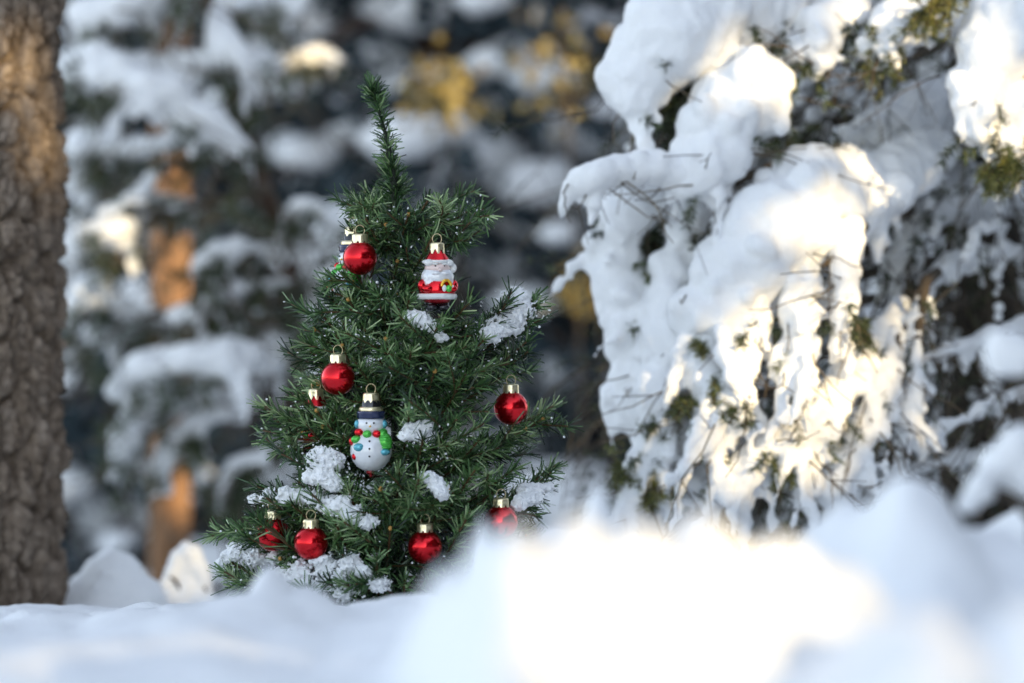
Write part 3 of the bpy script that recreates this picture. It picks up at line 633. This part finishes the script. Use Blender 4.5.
# ------------------------------------------------------------------ snow lumps on the ground behind the tree
def lump(name, label, spec, voxel, group=None, twigs=0):
    c = np.array([P(a, b, d) for a, b, d, r in spec]); r = np.array([r * K * d for a, b, d, r in spec])
    base = np.array((c[:, 0].mean(), c[:, 1].mean(), gz(c[:, 0].mean(), c[:, 1].mean())))
    t = thing(name, base, label, "snow lump", group)
    n = 40; i = rng.integers(0, len(c), n); c2 = c[i] + norm(rng.normal(size=(n, 3))) * r[i, None] * .8
    fuse("snow", np.vstack([c, c2]), np.concatenate([r, r[i] * rng.uniform(.2, .45, n)]), M_SNOW, t, voxel)
    mw = MB()
    for k in range(twigs):
        j = rng.integers(0, len(c)); s = np.array((c[j][0], c[j][1], base[2] - .03)); e = c[j] + rng.normal(0, 1, 3) * r[j] * np.array((1.2, .6, .6)); tube(mw, resample([s, (s + e) / 2 + rng.normal(0, .02, 3), e], 8), np.linspace(.005, .002, 8), 5)
    if twigs: mw.build("twigs", M_TWIG, t)
    return t
lump("snow_mound", "rounded blue-white snow mound beside the foot of the rough pine", [(a, b, 3.8, r) for a, b, r in [(110, 585, 34), (85, 600, 28), (135, 605, 34), (110, 625, 46), (150, 625, 24), (122, 575, 22)]], .008)
lump("snowy_twig_heap", "small sunlit heap of snow caught on twigs left of the decorated tree", [(a, b, 3.9, r) for a, b, r in [(172, 572, 10), (178, 560, 10), (192, 552, 12), (200, 568, 10), (188, 590, 14), (172, 600, 14), (200, 600, 16), (205, 580, 10), (165, 585, 8), (186, 618, 20), (184, 574, 8), (190, 582, 8)]], .006, twigs=10)

# near right: snow caught on a twig that stands out of the foreground snow
fb = P(1035, 560, 1.8); fb[2] = gz(fb[0], fb[1])
fg = thing("snow_laden_sapling", fb, "out-of-focus sapling with snow lumps at the right picture edge", "sapling")
for pts, rr in (([fb + (0, 0, -.05), P(1032, 520, 1.8), P(1030, 440, 1.8), P(1020, 380, 1.78), P(1005, 350, 1.78)], .004), ([P(1032, 520, 1.8), P(1015, 500, 1.78), P(995, 490, 1.76)], .004), ([P(1031, 470, 1.8), P(1010, 440, 1.78), P(1000, 450, 1.78)], .003)):
    mw = MB(); tube(mw, resample(pts, 14), np.linspace(rr, rr * .5, 14), 6, t=.3); mw.build("stem", M_TWIG, fg)
def ball_snow(spec):
    c = np.array([P(a, b, d) for a, b, d, r in spec]); r = np.array([r * K * d for a, b, d, r in spec]); n = 24; i = rng.integers(0, len(c), n)
    fuse("snow", np.vstack([c, c[i] + norm(rng.normal(size=(n, 3))) * r[i, None] * .8]), np.concatenate([r, r[i] * rng.uniform(.2, .5, n)]), M_SNOW, fg, .005, ((.03, .01),))
ball_snow([(1000, 348, 1.78, 22), (1015, 352, 1.78, 24), (1000, 365, 1.78, 14)])
ball_snow([(1020, 445, 1.78, 22), (1000, 465, 1.78, 22), (980, 485, 1.76, 18), (968, 505, 1.76, 12), (1030, 480, 1.78, 22)])

# ------------------------------------------------------------------ the decorated little tree
TD = 2.9; U = K * TD
tbase = P(398, 604, TD); tbase[2] = gz(tbase[0], tbase[1]) - .01
xt = thing("christmas_tree", tbase, "small green artificial fir hung with red ornaments and dusted with snow", "christmas tree")
ax = [tbase + (0, 0, -.06), P(398, 560, TD), P(396, 400, TD), P(394, 260, TD), P(395, 200, TD), P(391, 165, TD), P(385, 132, TD), P(378, 106, TD), P(371, 86, TD)]
AX = resample(ax, 120)
mt = MB(); tube(mt, AX, np.interp(np.linspace(0, 1, 120), [0, .6, .8, 1], [.008, .005, .0016, .001]), 8); mt.build("stem", M_STEM, xt)
def axis_at(z): return AX[np.argmin(np.abs(AX[:, 2] - z))]

# ornament places: kind, px, py, depth offset towards the camera (m), how clear it hangs
ORN = [("ball", 360, 258, .080, 1.0), ("ball", 338, 378, .120, 1.0), ("ball", 511, 408, .060, .75), ("ball", 311, 543, .150, 1.0), ("ball", 273, 534, .105, .7), ("ball", 425, 547, .165, 1.0), ("ball", 501, 522, .120, 1.0),
       ("santa", 437, 275, .115, 1.0), ("snowman", 371, 434, .150, 1.0), ("santa2", 316, 421, .065, .55), ("snowman2", 356, 268, .035, .5)]
KEEP = []
for k, px, py, off, vis in ORN:
    d = TD - off; u = K * d
    if k == "ball" and vis == .7: KEEP.append((px, py + 8, 13, d, .88))
    elif k == "ball": KEEP.append((px, py, 17.5, d, vis)); KEEP.append((px, py - 21, 8, d, vis))
    elif k == "santa": KEEP += [(px, py - 20, 14, d, vis), (px, py, 20, d, vis), (px, py + 18, 17, d, vis), (px, py + 28, 12, d, .75)]
    elif k == "snowman": KEEP += [(px, py - 28, 14, d, vis), (px, py - 8, 19, d, vis), (px, py + 14, 23, d, vis)]
    elif k == "santa2": KEEP += [(px + 2, py - 24, 8, d, .95), (px - 6, py + 16, 6, d, .8)]
    else: KEEP += [(px - 16, py - 20, 6, d, .9)]
def clear(p):
    """needles that would hang across an ornament are bent away (left out)"""
    d = p[:, 1]; px = 512 + p[:, 0] / (K * d); py = 341.5 - (p[:, 2] - CAM[2]) / (K * d); ok = np.ones(len(p), bool)
    for x, y, r, dd, vis in KEEP:
        hit = ((px - x)**2 + (py - y)**2 < r * r) & (d < dd + .022)
        ok &= ~(hit & (rng.random(len(p)) < vis))
    return ok
def brush(mb, path, dens, L, lo=.0, spread=(.4, 1.1), w=.0017, dark=0.0):
    ln = np.linalg.norm(np.diff(path, axis=0), axis=1).sum(); n = int(dens * ln * 100)
    tone = rng.normal(0, .15); b, tan, u = along(path, n, lo, 1.0); rd = norm(np.cross(tan, rng.normal(size=(n, 3)))); a = rng.uniform(*spread, n)[:, None]
    a = np.where(u[:, None] > .93, a * rng.uniform(.2, 1, (n, 1)), a)
    d = tan * np.cos(a) + rd * np.sin(a); l = L * rng.uniform(.5, 1.15, n); d = norm(d + rng.normal(0, .09, d.shape))
    ok = clear(b + d * l[:, None]) & clear(b + d * l[:, None] * .5) & clear(b)
    blades(mb, b[ok], d[ok], l[ok], w * rng.uniform(.75, 1.2, ok.sum()), bend=.5, tints=np.clip(rng.normal(.46 - dark + tone, .20, ok.sum()) + .16 * (u[ok] - .5), 0, 1), tipw=.8)
def crosses(path):
    d = path[:, 1]; px = 512 + path[:, 0] / (K * d); py = 341.5 - (path[:, 2] - CAM[2]) / (K * d)
    return any(((((px - x)**2 + (py - y)**2) < (r + 2)**2) & (d < dd + .012)).any() for x, y, r, dd, vis in KEEP if vis >= .9)
BR = []   # branch centre lines, for the snow
def branch(tip, rise=.03, L=.027, dens=15, twigs=3, start=None, thin=.0014, holds=False):
    tip = np.asarray(tip, float); ln = np.linalg.norm(tip[:2] - axis_at(tip[2])[:2])
    tip = tip + (axis_at(tip[2]) - tip) * np.array((1, 1, 0)) * min(.3, .010 / max(ln, .02))
    a = axis_at(tip[2] - .25 * ln - rise * .2) if start is None else axis_at(start)
    mid = a + (tip - a) * .55 + np.array((0, 0, -.02 * ln / .15)) + rng.normal(0, .004, 3)
    path = resample([a, mid, tip], 16); dv0 = norm(tip - mid)
    if not holds and crosses(path): return None
    mw = MB(); mn = MB()
    tube(mw, path, np.linspace(thin * 1.3, thin, 16), 5)
    if rng.random() < .3: ellipsoid(mw, path[-1] + dv0 * .002, .0028, 8, 6, 1)
    brush(mn, path, dens, L, .18); BR.append(path)
    dv = norm(path[-1] - path[0])
    for k in range(twigs):
        j = int(16 * (.35 + .5 * (k + rng.random() * .6) / max(1, twigs))); s = (-1)**k
        sd = norm(np.cross(dv, (0, 0, 1.))) * s; e = path[j] + (dv * .75 + sd * rng.uniform(.5, 1.0) + np.array((0, 0, rng.uniform(-.25, .5)))) * min(.062, ln * .45) * rng.uniform(.7, 1.15)
        q = resample([path[j], (path[j] + e) / 2 + rng.normal(0, .004, 3), e], 8)
        if crosses(q): continue
        tube(mw, q, thin * .8, 4); brush(mn, q, dens, L, .05); BR.append(q)
    b = mw.build("branch", [M_WIRE, M_TIP], xt); o = mn.build("needles", M_PVC, b, smooth=False); o["kind"] = "stuff"
    return b
# leader
mn = MB(); brush(mn, AX[56:], 34, .0195, .0, (.5, 1.6)); brush(mn, AX[52:78], 18, .022, .0, (.4, 1.3)); brush(mn, AX[104:], 34, .019, .2, (.3, 1.5)); brush(mn, AX[10:70], 7, .03, 0, (.7, 1.3), dark=.12)
o = mn.build("leader_needles", M_PVC, xt, smooth=False); o["kind"] = "stuff"
TIPS = [  # tips one can make out: px, py, offset to camera
    (352, 202, .05), (362, 218, .085), (345, 212, .0), (405, 190, -.03), (432, 200, .085), (455, 212, .07), (492, 208, .02), (478, 222, .05), (410, 215, .10), (385, 225, .09), (470, 195, -.05), (360, 192, -.05),
    (322, 288, .03), (312, 312, .06), (308, 330, .01), (345, 300, .12), (330, 335, .10), (375, 292, .13), (410, 300, .13), (474, 303, .125), (515, 305, .06), (548, 320, .02), (535, 342, .04), (490, 340, .11), (440, 328, .15), (545, 298, -.01), (330, 280, -.06), (398, 262, .08),
    (352, 362, .15), (312, 385, .07), (296, 376, -.02), (300, 405, .09), (272, 428, .05), (285, 440, .08), (330, 410, .12), (412, 352, .16), (437, 372, .17), (470, 375, .15), (550, 420, .04), (562, 406, .01), (532, 430, .07), (485, 440, .14), (460, 420, .18), (410, 415, .19), (425, 440, .19), (300, 350, .05), (455, 355, .12), (385, 340, .14),
    (262, 510, .04), (270, 492, .06), (252, 520, .02), (292, 482, .12), (315, 465, .16), (285, 505, .14), (345, 490, .18), (380, 490, .21), (420, 480, .22), (450, 490, .20), (480, 470, .18), (520, 470, .12), (552, 488, .06), (564, 466, .02), (540, 502, .08), (505, 490, .17), (400, 470, .2), (330, 520, .19), (470, 520, .2),
    (222, 562, .03), (216, 572, .06), (240, 585, .1), (275, 560, .15), (300, 590, .2), (340, 555, .2), (345, 585, .22), (375, 560, .23), (405, 580, .22), (390, 530, .2), (440, 560, .22), (480, 560, .2), (520, 545, .15), (545, 540, .08), (250, 545, .08), (330, 600, .2), (360, 595, .2), (312, 412, .135), (322, 424, .14), (300, 425, .13), (306, 416, .12), (326, 418, .125), (318, 428, .13), (330, 428, .12), (252, 520, .14), (262, 527, .15), (348, 283, .085), (360, 290, .10), (340, 278, .07), (352, 276, .075),
]
for px, py, off in TIPS:
    d = TD - off; branch(P(px, py, d), twigs=3, dens=11, L=.0225 if py > 240 else .021)
for px, py, off in ((248, 518, .165), (256, 525, .17)): branch(P(px, py, TD - off), twigs=3, dens=22, L=.021, holds=True)
def RAD(py): return np.interp(py, [190, 240, 300, 400, 500, 570, 600], [50, 70, 118, 140, 160, 178, 170]) * U
for k in range(14):                                        # the rest of the crown, mostly its far side and inside
    py = (212, 305, 318, 395, 410, 485, 500, 565, 580)[k % 9] + rng.uniform(-8, 8); az = k * 2.39996
    r = RAD(py) * rng.uniform(.55, .92); c = axis_at(P(0, py, TD)[2])
    if math.sin(az) < -.3: r *= .75
    branch(c + np.array((r * math.cos(az), r * math.sin(az), .25 * r)), dens=10, twigs=2, L=.023)

# ---- ornaments
M_WHITE = plain("pearl white paint", (0.74, 0.75, 0.77), 0.3, 0.15, 0.4, var=.06, scale=300, bump=.15)
M_CREAM = plain("glitter white trim", (0.80, 0.80, 0.78), 0.55, 0.0, 0.1, var=.1, scale=900, bump=.5)
M_SKIN = plain("pale pink paint", (0.72, 0.56, 0.52), 0.3, 0.1, 0.4)
M_BLACK = plain("black gloss paint", (0.012, 0.012, 0.016), 0.18, 0.2, 0.6)
M_NAVY = plain("navy gloss paint", (0.012, 0.020, 0.075), 0.18, 0.3, 0.6)
M_TEAL = plain("pale teal gloss paint", (0.10, 0.42, 0.52), 0.22, 0.4, 0.5)
M_GREEN = plain("bright green gloss paint", (0.07, 0.45, 0.05), 0.2, 0.5, 0.5)
M_YEL = plain("yellow gold paint", (0.85, 0.47, 0.02), 0.3, 0.3, 0.4)
M_DRED = plain("deep red gloss paint", (0.34, 0.004, 0.012), 0.18, 0.6, 0.6)
def cap_and_loop(t, top, u, rc=8.0, hc=10.0):
    """crowned metal cap hanging down from `top` and its wire loop above"""
    m = MB()
    def scal(r, z, th):
        k = np.linspace(0, 1, r.shape[0])[:, None]
        return r * (1 + .10 * np.maximum(0, k - .35) * np.sin(th * 8)), z - .75 * hc * u * np.maximum(0, k - .6) * (np.sin(th * 8))
    lathe(m, [(0, 0), (rc * .55 * u, 0), (rc * .9 * u, -.05 * hc * u), (rc * .98 * u, -.16 * hc * u), (rc * .97 * u, -.45 * hc * u), (rc * .99 * u, -.7 * hc * u), (rc * 1.08 * u, -hc * u)], top, 40, fn=scal)
    m.build("cap", M_GOLD, t)
    m = MB(); a = np.linspace(-.25 * math.pi, 1.25 * math.pi, 18); rr = 4.6 * u
    tube(m, top + np.stack([rr * np.cos(a), 0 * a, rr * 1.15 * np.sin(a) + rr * .75], -1), .00055, 6); m.build("wire_loop", M_LOOP, t)
def ball(px, py, off, label):
    d = TD - off; u = K * d; c = P(px, py, d); R = 17.2 * u
    t = thing("glass_ball_ornament", c - (0, 0, R), label, "ornament", "red glass balls on the little tree")
    m = MB(); ellipsoid(m, c, R, 48, 28); m.build("glass_ball", M_RED, t)
    m = MB(); lathe(m, [(7.4 * u, R + 2.5 * u), (7.2 * u, R - 1.0 * u), (9.5 * u, R - 3.5 * u)], c, 32); m.build("neck", M_DRED, t)
    cap_and_loop(t, c + (0, 0, R + 7 * u), u); branch(c + (0, .003, R + 14 * u), twigs=1, dens=11, L=.022, holds=True); return t
BL = ["red glass ball highest on the left, under the top branches", "red glass ball at mid height left, directly above the snowman ornament", "red glass ball at the right edge of the tree, partly behind needles",
      "red glass ball low on the left, in front of snowy branches", "red glass ball low at far left, its top covered by a branch", "red glass ball low in the middle, its underside hidden by foreground snow", "red glass ball lowest on the right, mostly hidden by foreground snow"]
bi = 0
def santa(px, py, off, label, turn=0.0):
    d = TD - off; u = K * d; c = P(px, py, d)
    t = thing("figurine_ornament", c - (0, 0, 33 * u), label, "ornament", "bearded man ornaments")
    ct, st_ = math.cos(turn), math.sin(turn)
    def at(x, y, z): return c + np.array((x * ct - y * st_, x * st_ + y * ct, z)) * u      # y < 0 faces the camera
    def part(name, mat, *shapes):
        m = MB()
        for s in shapes: ellipsoid(m, at(*s[0]), np.array(s[1]) * u, 24, 14)
        return m.build(name, mat, t)
    m = MB(); lathe(m, [(6.5 * u, 26 * u), (8 * u, 22 * u), (11.5 * u, 17 * u), (13.5 * u, 12 * u)], c, 32); m.build("hat", M_RED, t)
    part("hat_trim", M_CREAM, ((0, 0, 13), (15.2, 14, 3.8)), ((-10, -8, 12), (5, 4, 3.5)), ((10, -8, 12), (5, 4, 3.5)))
    part("pompom", M_CREAM, ((15.5, -2, 7), (4.2, 4.2, 5.0)))
    f = part("face", M_SKIN, ((0, -2.5, 6.5), (13.2, 12.5, 7)))
    part("nose", M_SKIN, ((0, -15.2, 5), (2.3, 2.2, 2.0)))
    for s in (-1, 1):
        part("eye", M_BLACK, ((s * 4.4, -13.2, 8.4), (.9, .8, 1.1))); part("eyebrow", M_CREAM, ((s * 4.6, -13.0, 10.6), (2.8, 1.2, 1.0)))
    m = MB(); ellipsoid(m, at(0, -2, -2), np.array((16.4, 14, 12.5)) * u, 32, 18)
    for k in range(26):
        a = -math.pi * (k + .5) / 26; ellipsoid(m, at(12.8 * math.cos(a), -6.5 + 5.5 * math.sin(a), -5 + 3 * math.cos(k * 2.1) - 3.2 * abs(math.sin(a))), np.array((2.6, 2.4, 6.0)) * u, 10, 8)
    for s in (-1, 1): ellipsoid(m, at(s * 4.2, -14.2, 1.5), np.array((4.6, 2.6, 2.2)) * u, 14, 10)
    m.build("beard", M_WHITE, t)
    m = MB(); lathe(m, [(9 * u, 2 * u), (15 * u, -4 * u), (17.8 * u, -10 * u), (18.3 * u, -15 * u), (18 * u, -20 * u), (15 * u, -22 * u)], c, 36, scale=(1, .92, 1))
    m.build("coat", M_RED, t)
    for s in (-1, 1): part("arm", M_RED, ((s * 16.2, -4, -11), (4.6, 6.5, 6.5)), ((s * 12.5, -12, -14), (5.5, 5, 4)))
    m = MB(); th = np.linspace(0, 2 * math.pi, 49)[:-1]
    def fl(r, z, a): return r * (1 + .025 * np.sin(a * 14)), z
    lathe(m, [(15.5 * u, -19 * u), (18.9 * u, -18.8 * u), (20 * u, -21 * u), (19 * u, -24.2 * u), (14 * u, -24.6 * u)], c, 56, scale=(1, .92, 1), fn=fl); m.build("coat_hem", M_CREAM, t)
    m = MB(); lathe(m, [(14.5 * u, -22 * u), (13.6 * u, -26 * u), (11.5 * u, -28 * u), (6 * u, -29 * u)], c, 32); m.build("trousers", M_DRED, t)
    for s in (-1, 1): part("boot", M_BLACK, ((s * 6.0, -3.5, -32.5), (6.6, 8.2, 4.4)), ((s * 6.2, -1, -29.0), (5.8, 6.4, 4.4)))
    m = MB(); a = np.linspace(-.1, math.pi + .1, 16); tube(m, np.array([at(6 + 4.6 * math.cos(x), -16.6, -11 + 5.4 * math.sin(x)) for x in a]), 1.5 * u, 8); m.build("bag_handle", M_YEL, t)
    part("gift_bag", M_GREEN, ((8.2, -17, -13.8), (3.3, 2.4, 3.6))); part("mitten", M_CREAM, ((3.8, -16.5, -13.5), (2.4, 2.2, 3.4)), ((12.2, -14.5, -13), (2.2, 2.2, 3.2)))
    cap_and_loop(t, c + (0, 0, 32.5 * u), u, 7.6, 9.5); branch(c + (0, .004, 40 * u), twigs=1, dens=11, L=.022, holds=True); return t
def snowman(px, py, off, label, turn=0.0):
    d = TD - off; u = K * d; c = P(px, py, d)
    t = thing("snowman_ornament", c - (0, 0, 41 * u), label, "ornament", "snowman ornaments")
    ct, st_ = math.cos(turn), math.sin(turn)
    def at(x, y, z): return c + np.array((x * ct - y * st_, x * st_ + y * ct, z)) * u
    def part(name, mat, *shapes):
        m = MB()
        for s in shapes: ellipsoid(m, at(*s[0]), np.array(s[1]) * u, 24, 14)
        return m.build(name, mat, t)
    def zig(r, z, th): return r, z + np.linspace(1, 0, r.shape[0])[:, None] * 1.0 * u * np.sin(th * 9)
    h = MB(); lathe(h, [(8.4 * u, 33 * u), (9.6 * u, 30 * u), (10.2 * u, 26 * u)], c, 54, fn=zig); hat = h.build("hat", M_BLACK, t)
    m = MB(); lathe(m, [(9 * u, 27.5 * u), (11.5 * u, 27 * u), (12.2 * u, 25 * u), (11.8 * u, 22.6 * u)], c, 40); m.build("hat_band", M_GOLD, hat)
    m = MB(); lathe(m, [(11 * u, 23.4 * u), (14 * u, 23 * u), (14.6 * u, 21.2 * u), (13.9 * u, 19.6 * u), (14.3 * u, 18 * u), (13.4 * u, 15.6 * u), (9 * u, 14.5 * u)], c, 40); m.build("brim", M_NAVY, hat)
    m = MB(); lathe(m, [(11 * u, 16 * u), (13.8 * u, 14 * u), (14.8 * u, 9 * u), (13.2 * u, 4 * u), (11.5 * u, 2 * u), (14 * u, -1 * u), (18 * u, -6 * u), (20.6 * u, -13 * u), (20.8 * u, -19 * u), (18.6 * u, -26.5 * u), (14 * u, -32.5 * u), (8 * u, -36 * u), (3 * u, -37.2 * u)], c, 44); m.build("body", M_WHITE, t)
    for s in (-1, 1): part("earmuff", M_TEAL, ((s * 13.4, -4, 10), (3.2, 4.4, 4.4)))
    for s in (-1, 1): part("eye", M_BLACK, ((s * 3.6, -14.1, 11.4), (.95, .7, 1.1)))
    part("nose", M_YEL, ((0, -15.2, 8.2), (1.1, 2.0, 1.0)))
    for z in (-6.5, -14, -21.5): part("button", M_BLACK, ((-.4, -math.sqrt(20.9**2 - (z + 16)**2) * .985, z), (1.15, .9, 1.15)))
    sc = [(-11.5, 2.0, M_RED, "scarf_knot"), (-3, 0.4, M_GREEN, "scarf"), (6.5, .5, M_RED, "scarf_knot"), (12.5, 2, M_GREEN, "scarf")]
    for x, z, mm, nm in sc: part(nm, mm, ((x, -math.sqrt(max(1, 14.6**2 - x * x)) , z), (4.6, 3.0, 3.9)))
    part("sleeve", M_GREEN, ((-14, -10, -5), (5.5, 5, 4.2))); part("sleeve_cuff", M_RED, ((-18.5, -5, -7), (3.4, 4, 4.5))); part("mitten", M_TEAL, ((-11, -16.5, -12.6), (5.6, 4.2, 4.2)))
    part("patch", M_RED, ((-15.5, -10.5, -22), (3.2, 3.2, 3.6)))
    part("sleeve", M_GREEN, ((14.5, -11, -8), (7.4, 6, 10.0)), ((12, -10, 0), (4.8, 5, 5))); m = MB()
    for k in range(4): ellipsoid(m, at(14.6, -12.2, -13 + 3.6 * k), np.array((7.3 - .4 * k, 5.6, 1.6)) * u, 20, 8)
    m.build("sleeve_folds", M_GREEN, t); part("mitten", M_TEAL, ((13.5, -13, -17.4), (6.6, 5.2, 3.8)))
    part("finial", M_DRED, ((0, 0, -38), (5.0, 5.0, 3.0)), ((0, 0, -41), (1.8, 1.8, 2.4)))
    cap_and_loop(t, c + (0, 0, 41.5 * u), u, 8.2, 10.5); branch(c + (0, .004, 49 * u), twigs=1, dens=11, L=.022, holds=True); return t
for k, px, py, off, vis in ORN:
    if k == "ball": ball(px, py, off, BL[bi]); bi += 1
    elif k == "santa": santa(px, py, off, "glass figurine of a white-bearded man in red coat, hanging right of the stem", .25)
    elif k == "santa2": santa(px, py, off, "bearded red figurine half hidden by needles below the mid-left red ball", -.9)
    elif k == "snowman": snowman(px, py, off, "white glass snowman ornament in navy hat and green mitten, hanging in front", 0.0)
    else: snowman(px - 3, py, off, "snowman ornament mostly hidden behind the highest red ball", -.8)

# ---- snow caught on the little tree
def tree_snow(spec, voxel=.0014):
    c = np.array([P(a, b, TD - o + .010) for a, b, o, r in spec]); r = np.array([r * 1.22 * K * TD for a, b, o, r in spec])
    w = np.arange(len(c)); k = rng.integers(0, len(c), 3 * len(c)); m = (k + rng.choice((-1, 1), len(k))) % len(c); f = rng.random((len(k), 1)); near = np.linalg.norm(c[k] - c[m], axis=1) < .034
    c = np.vstack([c, (c[k] * (1 - f) + c[m] * f + rng.normal(0, .003, (len(k), 3)))[near]]); r = np.concatenate([r * rng.uniform(.75, 1.05, len(r)), (np.minimum(r[k], r[m]) * rng.uniform(.45, .9, len(k)))[near]]); n = 300 * len(c)
    i = rng.integers(0, len(c), n); dv = norm(rng.normal(size=(n, 3))) * np.array((1, 1, .75)); q = rng.uniform(.3, .9, (n, 1)) + rng.exponential(.38, (n, 1))
    cc = c[i] + dv * r[i, None] * q; rr = np.maximum(r[i] * rng.uniform(.05, .14, n), .0010) * np.where(q[:, 0] > 1.15, .75, 1.0)
    ok = clear(cc); c0 = clear(c)
    o = fuse("snow_patch", np.vstack([c[c0], cc[ok]]), np.concatenate([r[c0] * .6, rr[ok]]), M_SNOWT, xt, voxel, ((.005, .002),), 2); o["kind"] = "stuff"
SN = [
    [(508, 302, .05, 13), (518, 312, .05, 13), (500, 325, .07, 14), (490, 335, .09, 10), (512, 328, .06, 12), (522, 298, .04, 8), (515, 292, .04, 7)],
    [(410, 317, .13, 7), (422, 321, .13, 8), (433, 327, .135, 6), (443, 338, .14, 5)],
    [(318, 458, .155, 12), (330, 462, .155, 12), (325, 475, .16, 13), (335, 485, .165, 9), (312, 478, .15, 10)],
    [(300, 497, .13, 9), (285, 500, .12, 9), (316, 500, .14, 10), (335, 508, .17, 9), (355, 515, .18, 9), (370, 522, .19, 8), (345, 500, .17, 8), (325, 504, .155, 9), (270, 497, .1, 8), (255, 500, .06, 7)],
    [(232, 555, .05, 10), (245, 552, .06, 12), (258, 558, .08, 11), (222, 562, .04, 6), (275, 556, .1, 9)],
    [(300, 572, .15, 15), (325, 565, .17, 14), (350, 560, .19, 10), (340, 580, .19, 12), (285, 575, .13, 13), (365, 572, .2, 10), (310, 590, .17, 16), (275, 590, .13, 12), (345, 592, .2, 13), (380, 585, .21, 9)],
    [(428, 478, .205, 7), (437, 486, .205, 8), (442, 495, .205, 5)], [(410, 428, .18, 7), (420, 434, .18, 8), (405, 436, .18, 6), (428, 426, .18, 5)],
    [(520, 505, .12, 8), (535, 495, .1, 9), (548, 487, .08, 6), (525, 490, .1, 7)],
]
for s in SN: tree_snow(s)
ms = MB()                                                   # loose crystals on the needles
for q in BR:
    n = rng.integers(0, 7) if q[-1, 2] < .49 else 0
    if n == 0: continue
    c, tan, u = along(q, n, .3); c = c + rng.normal(0, .008, c.shape) + (0, 0, .006); c = c[clear(c)]
    if len(c): spheres(ms, c, np.stack([rng.uniform(.0006, .0019, len(c)) for _ in range(3)], -1))
o = ms.build("snow_crystals", M_SNOWT, xt); o["kind"] = "stuff"
